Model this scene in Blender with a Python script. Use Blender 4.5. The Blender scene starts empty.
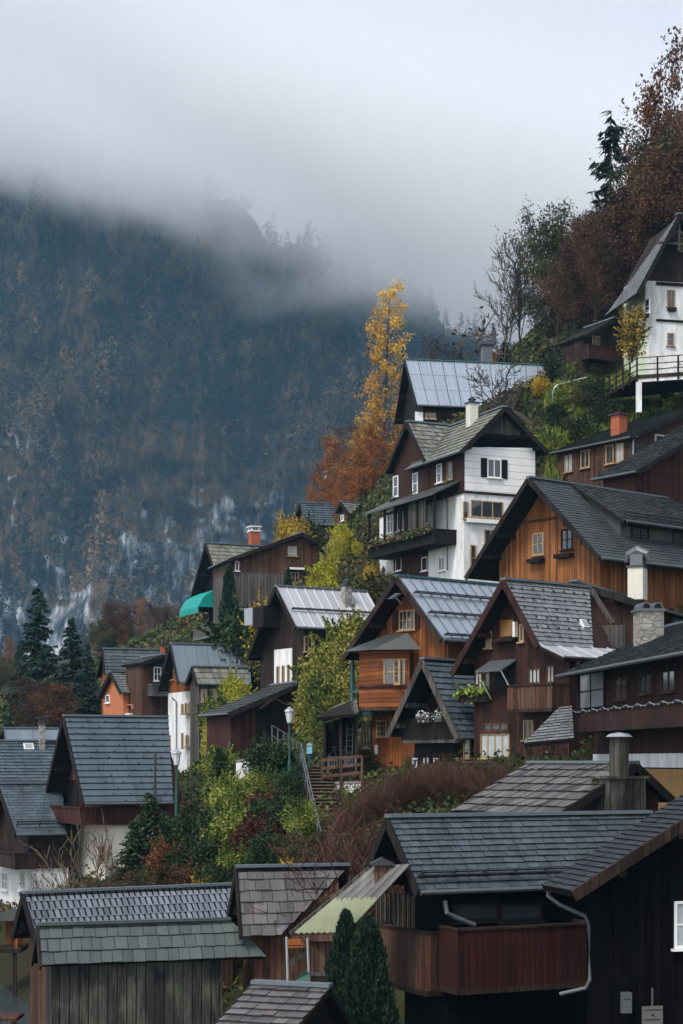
import bpy, math, random
import numpy as np
from mathutils import Vector, Matrix, noise as mnoise
R = math.radians
random.seed(7)
rng = np.random.default_rng(11)
SC = bpy.context.scene
COL = SC.collection
# ---------------------------------------------------------------- camera
FP, CX, CY = 1707.5, 341.5, 760.0      # focal length in pixels, principal column, horizon row
cam_d = bpy.data.cameras.new('camera'); cam = bpy.data.objects.new('camera', cam_d); COL.objects.link(cam)
cam_d.sensor_fit = 'HORIZONTAL'; cam_d.sensor_width = 24.0; cam_d.lens = 60.0
cam_d.shift_y = (CY - 512.0) / 683.0
cam_d.clip_start = 0.5; cam_d.clip_end = 6000
cam.location = (0, 0, 0); cam.rotation_euler = (R(90), 0, 0)
SC.camera = cam
# ---------------------------------------------------------------- light
SUN_EL, SUN_AZ = 52, 215               # azimuth clockwise from +Y: behind the camera's left shoulder
w = bpy.data.worlds.new('World'); SC.world = w; w.use_nodes = True
nt = w.node_tree; nt.nodes.clear()
sky = nt.nodes.new('ShaderNodeTexSky'); sky.sky_type = 'NISHITA'; sky.sun_disc = False
sky.sun_elevation = R(SUN_EL); sky.sun_rotation = R(SUN_AZ)
sky.air_density = 1.0; sky.dust_density = 2.0; sky.ozone_density = 1.0; sky.altitude = 500
hs = nt.nodes.new('ShaderNodeHueSaturation'); hs.inputs['Saturation'].default_value = 0.42; hs.inputs['Hue'].default_value = .52
bg = nt.nodes.new('ShaderNodeBackground'); bg.inputs['Strength'].default_value = 0.128
out = nt.nodes.new('ShaderNodeOutputWorld')
nt.links.new(sky.outputs[0], hs.inputs['Color']); nt.links.new(hs.outputs[0], bg.inputs[0]); nt.links.new(bg.outputs[0], out.inputs[0])
sd = bpy.data.lights.new('sun', 'SUN'); sd.energy = 1.35; sd.angle = R(14); sd.color = (1.0, .96, .9)
sun = bpy.data.objects.new('sun', sd); COL.objects.link(sun)
a = R(SUN_AZ); e = R(SUN_EL)
sun_dir = Vector((math.sin(a) * math.cos(e), math.cos(a) * math.cos(e), math.sin(e)))
sun.rotation_euler = (-sun_dir).to_track_quat('-Z', 'Y').to_euler()
SC.view_settings.view_transform = 'Standard'; SC.view_settings.look = 'None'
SC.view_settings.gamma = 1.0; SC.view_settings.exposure = 1.06; SC.view_settings.use_curve_mapping = False
cy = SC.cycles
cy.max_bounces = 14; cy.diffuse_bounces = 2; cy.glossy_bounces = 2; cy.transmission_bounces = 3; cy.volume_bounces = 12
cy.transparent_max_bounces = 6; cy.volume_step_rate = 1.0; cy.volume_max_steps = 128
cy.use_denoising = True; cy.use_adaptive_sampling = True; cy.adaptive_threshold = 0.02
# ---------------------------------------------------------------- pixel/metre helpers
def W(px, py, Y): return Vector(((px - CX) / FP * Y, Y, (CY - py) / FP * Y))
def X_at(px, Y): return (px - CX) / FP * Y
def Z_at(py, Y): return (CY - py) / FP * Y
# ---------------------------------------------------------------- materials
MATS = {}
def newmat(name):
    m = bpy.data.materials.new(name); m.use_nodes = True; MATS[name] = m
    t = m.node_tree; bs = t.nodes['Principled BSDF']
    return m, t, bs
def N(t, kind, **kw):
    n = t.nodes.new(kind)
    for k, v in kw.items():
        if k in n.inputs.keys() if isinstance(k, str) and not hasattr(n, k) else False: n.inputs[k].default_value = v
        else: setattr(n, k, v)
    return n
def L(t, a, b): t.links.new(a, b)
def math_n(t, op, a, b=None, c=None):
    n = t.nodes.new('ShaderNodeMath'); n.operation = op
    for i, v in enumerate((a, b, c)):
        if v is None: continue
        if isinstance(v, (int, float)): n.inputs[i].default_value = v
        else: t.links.new(v, n.inputs[i])
    return n.outputs[0]
def noise_n(t, vec, scale, detail=3, rough=.55, dist=0.0):
    n = t.nodes.new('ShaderNodeTexNoise'); n.inputs['Scale'].default_value = scale
    n.inputs['Detail'].default_value = detail; n.inputs['Roughness'].default_value = rough; n.inputs['Distortion'].default_value = dist
    if vec is not None: t.links.new(vec, n.inputs['Vector'])
    return n.outputs[0]
def mapping(t, vec, scale=(1, 1, 1), loc=(0, 0, 0)):
    n = t.nodes.new('ShaderNodeMapping'); n.inputs['Scale'].default_value = scale; n.inputs['Location'].default_value = loc
    t.links.new(vec, n.inputs['Vector']); return n.outputs[0]
def ramp(t, fac, stops):
    n = t.nodes.new('ShaderNodeValToRGB'); el = n.color_ramp.elements
    while len(el) < len(stops): el.new(0.5)
    for e_, (p, c) in zip(el, stops): e_.position = p; e_.color = (*c, 1) if len(c) == 3 else c
    t.links.new(fac, n.inputs[0]); return n.outputs[0]
def mixc(t, fac, a, b, mode='MIX'):
    n = t.nodes.new('ShaderNodeMix'); n.data_type = 'RGBA'; n.blend_type = mode
    for i, v in ((0, fac), (6, a), (7, b)):
        if isinstance(v, (int, float)): n.inputs[i].default_value = v
        elif isinstance(v, tuple): n.inputs[i].default_value = (*v[:3], 1)
        else: t.links.new(v, n.inputs[i])
    return n.outputs[2]
def bump(t, bs, h, strength=.3, dist=.02):
    n = t.nodes.new('ShaderNodeBump'); n.inputs['Strength'].default_value = strength; n.inputs['Distance'].default_value = dist
    t.links.new(h, n.inputs['Height']); t.links.new(n.outputs[0], bs.inputs['Normal'])
def g(v): return (v, v, v)
def wood(name, c1, c2, cw=None, plank=.2, horiz=False, rough=.75, wear=.35, gap=.05):
    """planked timber: every plank its own tone, streaks along it, weathered patches, dark joints"""
    m, t, bs = newmat(name)
    uv = t.nodes.new('ShaderNodeUVMap').outputs[0]
    sx = t.nodes.new('ShaderNodeSeparateXYZ'); L(t, uv, sx.inputs[0])
    a_, b_ = (sx.outputs[1], sx.outputs[0]) if horiz else (sx.outputs[0], sx.outputs[1])
    q = math_n(t, 'DIVIDE', a_, plank); fl = math_n(t, 'FLOOR', q); fr = math_n(t, 'FRACT', q)
    wn = t.nodes.new('ShaderNodeTexWhiteNoise'); wn.noise_dimensions = '1D'; L(t, fl, wn.inputs['W'])
    cb = t.nodes.new('ShaderNodeCombineXYZ')
    L(t, math_n(t, 'MULTIPLY', a_, 22.0), cb.inputs[0]); L(t, math_n(t, 'MULTIPLY', b_, 1.1), cb.inputs[1]); L(t, math_n(t, 'MULTIPLY', wn.outputs[0], 40.0), cb.inputs[2])
    st = noise_n(t, cb.outputs[0], 1.0, 4, .6)
    big = noise_n(t, mapping(t, uv, (1.0, .45, 1)), .9, 4, .6)
    f = math_n(t, 'ADD', math_n(t, 'MULTIPLY', wn.outputs[0], .6), math_n(t, 'MULTIPLY', st, 1.3))
    f = math_n(t, 'SUBTRACT', f, .5)
    col = mixc(t, f, c1, c2)
    if cw:
        wf = ramp(t, math_n(t, 'ADD', math_n(t, 'MULTIPLY', big, .75), math_n(t, 'MULTIPLY', st, .3)), [(.50, g(0)), (.68, g(1))])
        wm = t.nodes.new('ShaderNodeMath'); wm.operation = 'MULTIPLY'; L(t, wf, wm.inputs[0]); wm.inputs[1].default_value = wear
        col = mixc(t, wm.outputs[0], col, cw)
    gp = math_n(t, 'LESS_THAN', math_n(t, 'ABSOLUTE', math_n(t, 'SUBTRACT', fr, .5)), .5 - gap)
    col = mixc(t, gp, tuple(x * .25 for x in c1), col)
    L(t, col, bs.inputs['Base Color']); bs.inputs['Roughness'].default_value = rough
    bs.inputs['Specular IOR Level'].default_value = .16 if name != 'tar_wood' else .03
    bump(t, bs, math_n(t, 'ADD', gp, math_n(t, 'MULTIPLY', st, .5)), .5, .015)
    return m
def plaster(name, c, stain=(.35, .36, .3), amt=.5, rough=.85, siding=0):
    m, t, bs = newmat(name)
    uv = t.nodes.new('ShaderNodeUVMap').outputs[0]
    n1 = noise_n(t, mapping(t, uv, (1.4, .35, 1)), 1.2, 5, .65); n2 = noise_n(t, uv, 9, 4, .6)
    f = ramp(t, math_n(t, 'ADD', math_n(t, 'MULTIPLY', n1, .75), math_n(t, 'MULTIPLY', n2, .25)), [(.43, g(0)), (.66, g(amt))])
    col = mixc(t, f, c, stain)
    h = n2
    if siding:
        sx = t.nodes.new('ShaderNodeSeparateXYZ'); L(t, uv, sx.inputs[0])
        fr = math_n(t, 'FRACT', math_n(t, 'DIVIDE', sx.outputs[1], siding))
        row = math_n(t, 'FLOOR', math_n(t, 'DIVIDE', sx.outputs[1], siding))
        fx = math_n(t, 'FRACT', math_n(t, 'ADD', math_n(t, 'DIVIDE', sx.outputs[0], siding * 1.5), math_n(t, 'MULTIPLY', row, .5)))
        ln = math_n(t, 'GREATER_THAN', fr, .09)
        col = mixc(t, ln, tuple(x * .6 for x in c), col); h = math_n(t, 'ADD', fr, n2)
    L(t, col, bs.inputs['Base Color']); bs.inputs['Roughness'].default_value = rough; bs.inputs['Specular IOR Level'].default_value = .3
    bump(t, bs, h, .35, .03)
    return m
def roofmat(name, c1, c2, rough=.42, moss=None, mossamt=.0, spec=.5, metal=0.0, streak=.5):
    m, t, bs = newmat(name)
    uv = t.nodes.new('ShaderNodeUVMap').outputs[0]
    at = t.nodes.new('ShaderNodeAttribute'); at.attribute_name = 'tint'
    st = noise_n(t, mapping(t, uv, (3.0, .5, 1)), 1.0, 5, .65); n2 = noise_n(t, uv, .55, 4, .6); n3 = noise_n(t, uv, 14, 3, .6)
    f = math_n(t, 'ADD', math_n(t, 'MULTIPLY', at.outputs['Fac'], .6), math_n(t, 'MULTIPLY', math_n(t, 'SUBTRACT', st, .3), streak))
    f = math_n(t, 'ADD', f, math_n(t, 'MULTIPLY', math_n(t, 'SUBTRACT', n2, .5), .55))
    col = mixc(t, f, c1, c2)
    if moss:
        mf = ramp(t, math_n(t, 'ADD', math_n(t, 'MULTIPLY', n2, .7), math_n(t, 'MULTIPLY', n3, .35)), [(.5, g(0)), (.66, g(mossamt))])
        col = mixc(t, mf, col, moss)
    L(t, col, bs.inputs['Base Color']); bs.inputs['Specular IOR Level'].default_value = spec; bs.inputs['Metallic'].default_value = metal
    L(t, ramp(t, st, [(.3, g(max(0.05, rough - .12))), (.7, g(min(1, rough + .2)))]), bs.inputs['Roughness'])
    bump(t, bs, math_n(t, 'ADD', st, math_n(t, 'MULTIPLY', n3, .5)), .35, .012)
    return m
def plain(name, c, rough=.6, spec=.4, metal=0.0, var=.25, scale=6):
    m, t, bs = newmat(name)
    o = t.nodes.new('ShaderNodeTexCoord').outputs['Object']
    n1 = noise_n(t, o, scale, 4, .6)
    col = mixc(t, n1, tuple(x * (1 - var) for x in c), tuple(min(1, x * (1 + var)) for x in c))
    L(t, col, bs.inputs['Base Color']); bs.inputs['Roughness'].default_value = rough
    bs.inputs['Specular IOR Level'].default_value = spec; bs.inputs['Metallic'].default_value = metal
    return m
def leafmat(name, stops, rough=.6, trans=.15):
    m, t, bs = newmat(name)
    at = t.nodes.new('ShaderNodeAttribute'); at.attribute_name = 'tint'
    L(t, ramp(t, at.outputs['Fac'], stops), bs.inputs['Base Color'])
    bs.inputs['Roughness'].default_value = rough; bs.inputs['Specular IOR Level'].default_value = .25
    return m
def stonemat(name, c1, c2, scale=3.0, mortar=(.12, .12, .11)):
    m, t, bs = newmat(name)
    uv = t.nodes.new('ShaderNodeUVMap').outputs[0]
    v = t.nodes.new('ShaderNodeTexVoronoi'); v.feature = 'DISTANCE_TO_EDGE'; v.inputs['Scale'].default_value = scale
    v2 = t.nodes.new('ShaderNodeTexVoronoi'); v2.inputs['Scale'].default_value = scale
    mp = mapping(t, uv, (1, 1.7, 1)); L(t, mp, v.inputs['Vector']); L(t, mp, v2.inputs['Vector'])
    n1 = noise_n(t, uv, 7, 4, .6)
    sp = t.nodes.new('ShaderNodeSeparateColor'); L(t, v2.outputs['Color'], sp.inputs[0])
    col = mixc(t, math_n(t, 'ADD', math_n(t, 'MULTIPLY', sp.outputs[0], .6), math_n(t, 'MULTIPLY', n1, .4)), c1, c2)
    e_ = ramp(t, v.outputs['Distance'], [(.0, g(0)), (.08, g(1))])
    col = mixc(t, e_, mortar, col)
    L(t, col, bs.inputs['Base Color']); bs.inputs['Roughness'].default_value = .85
    bump(t, bs, math_n(t, 'ADD', e_, n1), .6, .04)
    return m
# ---------------------------------------------------------------- mesh building
def link(o, parent=None):
    COL.objects.link(o)
    if parent is not None: o.parent = parent
    return o
def tag(o, label=None, cat=None, group=None, kind=None):
    if label: o['label'] = label
    if cat: o['category'] = cat
    if group: o['group'] = group
    if kind: o['kind'] = kind
    return o
def box_uv(me):
    nf = len(me.polygons)
    if nf == 0: return
    nrm = np.empty(nf * 3); me.polygons.foreach_get('normal', nrm); nrm = nrm.reshape(-1, 3)
    tot = np.empty(nf, int); me.polygons.foreach_get('loop_total', tot)
    vi = np.empty(len(me.loops), int); me.loops.foreach_get('vertex_index', vi)
    co = np.empty(len(me.vertices) * 3); me.vertices.foreach_get('co', co); co = co.reshape(-1, 3)
    n = np.repeat(nrm, tot, axis=0); p = co[vi]
    tx, ty = -n[:, 1], n[:, 0]; ln = np.hypot(tx, ty); flat = ln < 1e-3
    ln[flat] = 1; tx = np.where(flat, 1, tx / ln); ty = np.where(flat, 0, ty / ln)
    u = p[:, 0] * tx + p[:, 1] * ty
    bx, by, bz = -n[:, 2] * ty, n[:, 2] * tx, n[:, 0] * ty - n[:, 1] * tx
    v = np.where(flat, p[:, 1], p[:, 0] * bx + p[:, 1] * by - p[:, 2] * bz * 1.0)
    v = np.where(flat, v, -v if False else v)
    uvl = me.uv_layers.new(name='UVMap')
    arr = np.empty(len(vi) * 2); arr[0::2] = u; arr[1::2] = np.where(flat, v, v)
    uvl.data.foreach_set('uv', arr)
class MB:
    def __init__(s): s.v = []; s.f = []; s.t = []
    def add(s, vs, fs, tint=.5):
        b = len(s.v); s.v.extend([tuple(x) for x in vs]); s.f.extend([tuple(i + b for i in f) for f in fs]); s.t.extend([tint] * len(fs)); return s
    def box(s, a, b, tint=.5):
        x0, y0, z0 = (min(a[i], b[i]) for i in range(3)); x1, y1, z1 = (max(a[i], b[i]) for i in range(3))
        return s.add([(x0, y0, z0), (x1, y0, z0), (x1, y1, z0), (x0, y1, z0), (x0, y0, z1), (x1, y0, z1), (x1, y1, z1), (x0, y1, z1)],
                     [(0, 3, 2, 1), (4, 5, 6, 7), (0, 1, 5, 4), (1, 2, 6, 5), (2, 3, 7, 6), (3, 0, 4, 7)], tint)
    def bar(s, p, q, w_, h_, up=(0, 0, 1), tint=.5):
        p, q = Vector(p), Vector(q); d = (q - p)
        if d.length < 1e-5: return s
        d.normalize(); up = Vector(up)
        sd_ = d.cross(up)
        if sd_.length < 1e-3: sd_ = d.cross(Vector((1, 0, 0)))
        sd_.normalize(); u2 = sd_.cross(d)
        a_ = sd_ * w_ / 2; b_ = u2 * h_ / 2
        vs = [p - a_ - b_, p + a_ - b_, p + a_ + b_, p - a_ + b_, q - a_ - b_, q + a_ - b_, q + a_ + b_, q - a_ + b_]
        return s.add(vs, [(0, 1, 2, 3), (7, 6, 5, 4), (0, 4, 5, 1), (1, 5, 6, 2), (2, 6, 7, 3), (3, 7, 4, 0)], tint)
    def prism(s, poly, vec, tint=.5):
        poly = [Vector(p) for p in poly]; vec = Vector(vec); n = len(poly)
        nr = Vector((0, 0, 0))
        for i in range(n): nr += poly[i].cross(poly[(i + 1) % n])
        if nr.dot(vec) > 0: poly = poly[::-1]
        vs = poly + [p + vec for p in poly]
        fs = [tuple(range(n)), tuple(range(2 * n - 1, n - 1, -1))] + [((i + 1) % n, i, i + n, (i + 1) % n + n) for i in range(n)]
        return s.add(vs, fs, tint)
    def tube(s, pts, rad, n=8, cap=True, tint=.5):
        pts = [Vector(p) for p in pts]
        if isinstance(rad, (int, float)): rad = [rad] * len(pts)
        rings = []
        for i, p in enumerate(pts):
            d = (pts[min(i + 1, len(pts) - 1)] - pts[max(i - 1, 0)])
            d = d.normalized() if d.length > 1e-6 else Vector((0, 0, 1))
            a_ = d.cross(Vector((0, 0, 1)))
            if a_.length < .05: a_ = d.cross(Vector((1, 0, 0)))
            a_.normalize(); b_ = d.cross(a_)
            rings.append([p + (a_ * math.cos(2 * math.pi * k / n) + b_ * math.sin(2 * math.pi * k / n)) * rad[i] for k in range(n)])
        vs = [x for r_ in rings for x in r_]; fs = []
        for i in range(len(pts) - 1):
            for k in range(n): fs.append((i * n + k, i * n + (k + 1) % n, (i + 1) * n + (k + 1) % n, (i + 1) * n + k))
        if cap: fs.append(tuple(range(n - 1, -1, -1))); fs.append(tuple((len(pts) - 1) * n + k for k in range(n)))
        return s.add(vs, fs, tint)
    def lathe(s, c, prof, n=12, tint=.5):
        c = Vector(c); vs = []; fs = []
        for r_, z in prof:
            for k in range(n): vs.append(c + Vector((r_ * math.cos(2 * math.pi * k / n), r_ * math.sin(2 * math.pi * k / n), z)))
        for i in range(len(prof) - 1):
            for k in range(n): fs.append((i * n + k, i * n + (k + 1) % n, (i + 1) * n + (k + 1) % n, (i + 1) * n + k))
        fs.append(tuple(range(n - 1, -1, -1))); fs.append(tuple((len(prof) - 1) * n + k for k in range(n)))
        return s.add(vs, fs, tint)
    def build(s, name, mat, parent=None, smooth=False):
        me = bpy.data.meshes.new(name); me.from_pydata(s.v, [], s.f); me.update()
        box_uv(me)
        at = me.attributes.new('tint', 'FLOAT', 'FACE'); at.data.foreach_set('value', np.array(s.t, dtype=np.float32))
        if smooth: me.polygons.foreach_set('use_smooth', [True] * len(me.polygons))
        me.materials.append(MATS[mat] if isinstance(mat, str) else mat)
        return link(bpy.data.objects.new(name, me), parent)
def mesh_np(name, V, Fq, tint, mat, parent=None, smooth=False):
    V = np.asarray(V, dtype=np.float32); Fq = np.asarray(Fq, dtype=np.int32)
    me = bpy.data.meshes.new(name); nf, k = Fq.shape
    me.vertices.add(len(V)); me.vertices.foreach_set('co', V.ravel())
    me.loops.add(nf * k); me.loops.foreach_set('vertex_index', Fq.ravel())
    me.polygons.add(nf); me.polygons.foreach_set('loop_start', np.arange(nf, dtype=np.int32) * k)
    me.update(calc_edges=True)
    if tint is not None:
        at = me.attributes.new('tint', 'FLOAT', 'FACE'); at.data.foreach_set('value', np.asarray(tint, dtype=np.float32))
    if smooth: me.polygons.foreach_set('use_smooth', np.ones(nf, dtype=bool))
    me.materials.append(MATS[mat] if isinstance(mat, str) else mat)
    return link(bpy.data.objects.new(name, me), parent)
def empty(name, loc, rz=0.0):
    o = bpy.data.objects.new(name, None); o.location = loc; o.rotation_euler = (0, 0, rz); o.empty_display_size = .5
    return link(o)
def copy_tree(o, parent=None):
    c = o.copy(); COL.objects.link(c); c.parent = parent
    for ch in list(o.children): copy_tree(ch, c)
    return c
# ---------------------------------------------------------------- the land
def fbm(P, scale, octv=5, rough=.5, seed=0.0):
    out_ = np.empty(len(P))
    for i, p in enumerate(P):
        out_[i] = mnoise.fractal(Vector((p[0] * scale + seed, p[1] * scale, p[2] * scale)), 1.0 - rough + .5, 2.0, octv)
    return out_
CP = []
def cp(px, py, Y): CP.append((X_at(px, Y), Y, Z_at(py, Y)))
def cz(x, y, z): CP.append((x, y, z))
for x, y in ((-60, 20), (-20, 20), (20, 20), (60, 20), (-60, 60), (-30, 45), (-10, 45), (10, 42), (-40, 90), (-22, 80), (-60, 110), (-14, 66), (-20, 66), (-30, 74)): cz(x, y, -10)
cz(-5, 58, -9.7); cz(0, 57, -9.4); cz(-12, 58, -10); cz(5, 50, -10); cz(11, 46, -10); cz(2, 44, -10); cz(-4, 50, -10); cz(25, 42, -9.5); cz(-13, 62, -10.6); cz(-12, 54, -10.6); cz(-15, 70, -10.3); cz(50, 45, -6); cz(16, 52, -6)
cp(150, 880, 72); cp(200, 890, 68); cp(260, 880, 66); cp(320, 862, 64); cp(345, 850, 66); cp(318, 768, 77)
cp(190, 802, 88); cp(240, 788, 84); cp(290, 772, 81); cp(150, 820, 88)
cp(190, 795, 108); cp(240, 745, 92); cp(300, 738, 90); cp(310, 690, 97); cp(345, 640, 96); cp(330, 720, 88)
cp(360, 790, 72); cp(372, 797, 74); cp(395, 800, 71); cp(430, 798, 68); cp(390, 788, 77); cp(480, 800, 65); cp(470, 795, 69); cp(510, 792, 66.5); cp(550, 796, 64); cp(400, 778, 74); cp(430, 782, 65); cp(490, 775, 68); cp(480, 800, 61); cp(430, 812, 58); cp(560, 800, 60); cp(380, 830, 60)
cp(650, 830, 57); cp(683, 700, 72); cp(620, 660, 72); cp(560, 640, 76); cp(540, 590, 88); cp(640, 625, 85); cp(683, 620, 92); cp(640, 600, 92)
cp(400, 610, 101); cp(500, 600, 100); cp(600, 485, 106); cp(683, 470, 102); cp(560, 460, 107); cp(560, 400, 116); cp(600, 395, 113); cp(650, 405, 111); cp(683, 410, 110)
cp(470, 415, 127); cp(420, 425, 125); cp(520, 385, 135); cp(640, 355, 120); cp(683, 330, 128); cp(560, 350, 140)
cp(215, 655, 128); cp(260, 610, 132); cp(300, 590, 130); cp(330, 535, 150); cp(340, 600, 112); cp(375, 520, 150)
cp(110, 720, 122); cp(160, 700, 122); cp(60, 760, 140); cp(0, 770, 140); cp(150, 680, 150)
cp(683, 250, 160); cp(600, 300, 160); cp(520, 350, 165); cp(450, 410, 170); cp(400, 440, 175); cp(360, 500, 180)
cp(683, 180, 200); cp(600, 260, 200); cp(540, 340, 200); cp(480, 420, 210); cp(420, 480, 220)
cp(0, 690, 240); cp(150, 680, 240); cp(300, 600, 230); cp(0, 670, 400); cp(200, 650, 400); cp(400, 620, 400); cp(600, 600, 400); cp(683, 590, 500)
cz(-60, 200, 2); cz(110, 100, 45); cz(110, 160, 85); cz(120, 220, 90); cz(90, 60, 15); cz(200, 400, 60); cz(-200, 300, 0); cz(-200, 60, -10); cz(250, 100, 60)
for x in (-300, -100, 100, 300): cz(x, 800, 45); cz(x, 1000, 60)
CPA = np.array(CP)
def _fit():
    d = np.hypot(CPA[:, None, 0] - CPA[None, :, 0], CPA[:, None, 1] - CPA[None, :, 1]) + np.eye(len(CPA)) * -.8
    A = np.zeros((len(CPA) + 3,) * 2); n = len(CPA); A[:n, :n] = d; A[:n, n] = 1; A[:n, n + 1] = CPA[:, 0]; A[:n, n + 2] = CPA[:, 1]; A[n:, :n] = A[:n, n:].T
    return np.linalg.solve(A, np.concatenate([CPA[:, 2], [0, 0, 0]]))
WT = _fit()
def ground_z(x, y):
    x = np.atleast_1d(np.asarray(x, float)); y = np.atleast_1d(np.asarray(y, float)); n = len(CPA)
    d = np.hypot(x[:, None] - CPA[None, :, 0], y[:, None] - CPA[None, :, 1])
    return np.maximum(d @ WT[:n] + WT[n] + WT[n + 1] * x + WT[n + 2] * y, -10.5)
def gz(x, y): return float(ground_z(x, y)[0])

def land_material():
    m, t, bs = newmat('earth_and_grass')
    o = t.nodes.new('ShaderNodeTexCoord').outputs['Object']
    n1 = noise_n(t, o, .25, 6, .65); n2 = noise_n(t, o, 3.0, 5, .7); n3 = noise_n(t, o, 18, 3, .7)
    c = ramp(t, n1, [(.3, (.02, .018, .01)), (.45, (.035, .032, .014)), (.55, (.03, .045, .013)), (.7, (.06, .07, .018))])
    c = mixc(t, ramp(t, n2, [(.4, g(0)), (.65, g(.7))]), c, (.05, .035, .018))
    c = mixc(t, math_n(t, 'MULTIPLY', n3, .5), c, (.015, .02, .008))
    L(t, c, bs.inputs['Base Color']); bs.inputs['Roughness'].default_value = .95; bs.inputs['Specular IOR Level'].default_value = .1
    bump(t, bs, math_n(t, 'ADD', n2, n3), .8, .15)
land_material()
def build_land():
    def axis(lo, hi, step, far_lo, far_hi):
        a_ = list(np.arange(lo, hi, step)); st = step; x = hi
        while x < far_hi: a_.append(x); st *= 1.22; x += st
        a_.append(far_hi); st = step; x = lo - step; pre = []
        while x > far_lo: pre.append(x); st *= 1.22; x -= st
        return np.array(pre[::-1] + a_)
    xs = axis(-40, 75, 1.0, -1500, 1500); ys = axis(38, 190, 1.0, 6, 1500)
    Xg, Yg = np.meshgrid(xs, ys); P = np.stack([Xg.ravel(), Yg.ravel()], 1)
    z = ground_z(P[:, 0], P[:, 1])
    P3 = np.stack([P[:, 0], P[:, 1], z * 0], 1)
    amp = np.clip((z + 9.5) / 3, 0, 1) * np.clip(1.0, 0, 1)
    z = z + amp * (fbm(P3, .35, 4) * .35)
    nx, ny = len(xs), len(ys)
    i = np.arange(nx * ny).reshape(ny, nx)
    F_ = np.stack([i[:-1, :-1].ravel(), i[:-1, 1:].ravel(), i[1:, 1:].ravel(), i[1:, :-1].ravel()], 1)
    o = mesh_np('hillside_ground', np.stack([P[:, 0], P[:, 1], z], 1), F_, None, 'earth_and_grass', smooth=True)
    tag(o, kind='structure')
build_land()

# ---------------------------------------------------------------- the mountain across the valley
def mountain_material():
    m, t, bs = newmat('mountain_rock')
    o = t.nodes.new('ShaderNodeTexCoord').outputs['Object']
    gm = t.nodes.new('ShaderNodeNewGeometry'); sx = t.nodes.new('ShaderNodeSeparateXYZ'); L(t, gm.outputs['Normal'], sx.inputs[0])
    pz = t.nodes.new('ShaderNodeSeparateXYZ'); L(t, o, pz.inputs[0])
    wa = noise_n(t, mapping(t, o, (.05, .006, .012)), 1.0, 8, .7, .1)      # rock streaks run down
    wb = noise_n(t, mapping(t, o, (.009, .009, .012)), 1.0, 4, .6)
    wc = noise_n(t, mapping(t, o, (.25, .03, .09)), 1.0, 6, .75)
    veg = ramp(t, wc, [(.3, (.010, .012, .010)), (.45, (.050, .034, .021)), (.58, (.12, .075, .042)), (.75, (.17, .13, .09))])
    vo = t.nodes.new('ShaderNodeTexVoronoi'); vo.feature = 'F1'; vo.inputs['Scale'].default_value = 1.0; L(t, mapping(t, o, (.16, .02, .06)), vo.inputs['Vector'])
    rk = math_n(t, 'ADD', math_n(t, 'MULTIPLY', noise_n(t, mapping(t, o, (.2, .02, .045)), 1.0, 8, .72), .8), math_n(t, 'MULTIPLY', vo.outputs['Distance'], .2))
    rock = ramp(t, rk, [(.36, (.012, .014, .017)), (.47, (.07, .078, .085)), (.55, (.26, .28, .30)), (.66, (.72, .75, .78))])
    low = math_n(t, 'MULTIPLY', math_n(t, 'SUBTRACT', 250.0, pz.outputs[2]), .0019)
    steep = math_n(t, 'SUBTRACT', .62, math_n(t, 'ABSOLUTE', sx.outputs[2]))
    f = math_n(t, 'ADD', math_n(t, 'ADD', math_n(t, 'MULTIPLY', wa, .9), math_n(t, 'MULTIPLY', wb, .9)), math_n(t, 'ADD', low, math_n(t, 'MULTIPLY', steep, .25)))
    f = ramp(t, f, [(.0, g(0)), (1.0, g(0))]) if False else f
    mk = t.nodes.new('ShaderNodeMapRange'); mk.inputs['From Min'].default_value = 1.21; mk.inputs['From Max'].default_value = 1.29
    L(t, f, mk.inputs['Value'])
    L(t, mixc(t, mk.outputs[0], veg, rock), bs.inputs['Base Color']); bs.inputs['Roughness'].default_value = 1; bs.inputs['Specular IOR Level'].default_value = 0
    bump(t, bs, math_n(t, 'ADD', wc, wa), .9, 5.0)
mountain_material()
MT_Y = 960.0
def mt_surface(x, z):
    """depth of the mountain face at (x, z), arrays"""
    y = MT_Y + .42 * z + .00012 * x * x
    P = np.stack([x, z * .35, np.zeros_like(x)], 1)
    gul = fbm(P, .012, 5, .5, 3.0); rid = np.abs(fbm(P, .022, 5, .5, 9.0))
    P2 = np.stack([x * .6, z, np.zeros_like(x)], 1)
    led = fbm(P2, .03, 4, .5, 21.0)
    return y + gul * 45 - rid * 38 + led * 16
def mt_top(x): return np.interp(x, [-420, -190, -60, 0, 60, 110, 200, 420], [420, 388, 350, 318, 280, 250, 220, 195]) + 9 * np.sin(x * .05) + 5 * np.sin(x * .17)
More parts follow.
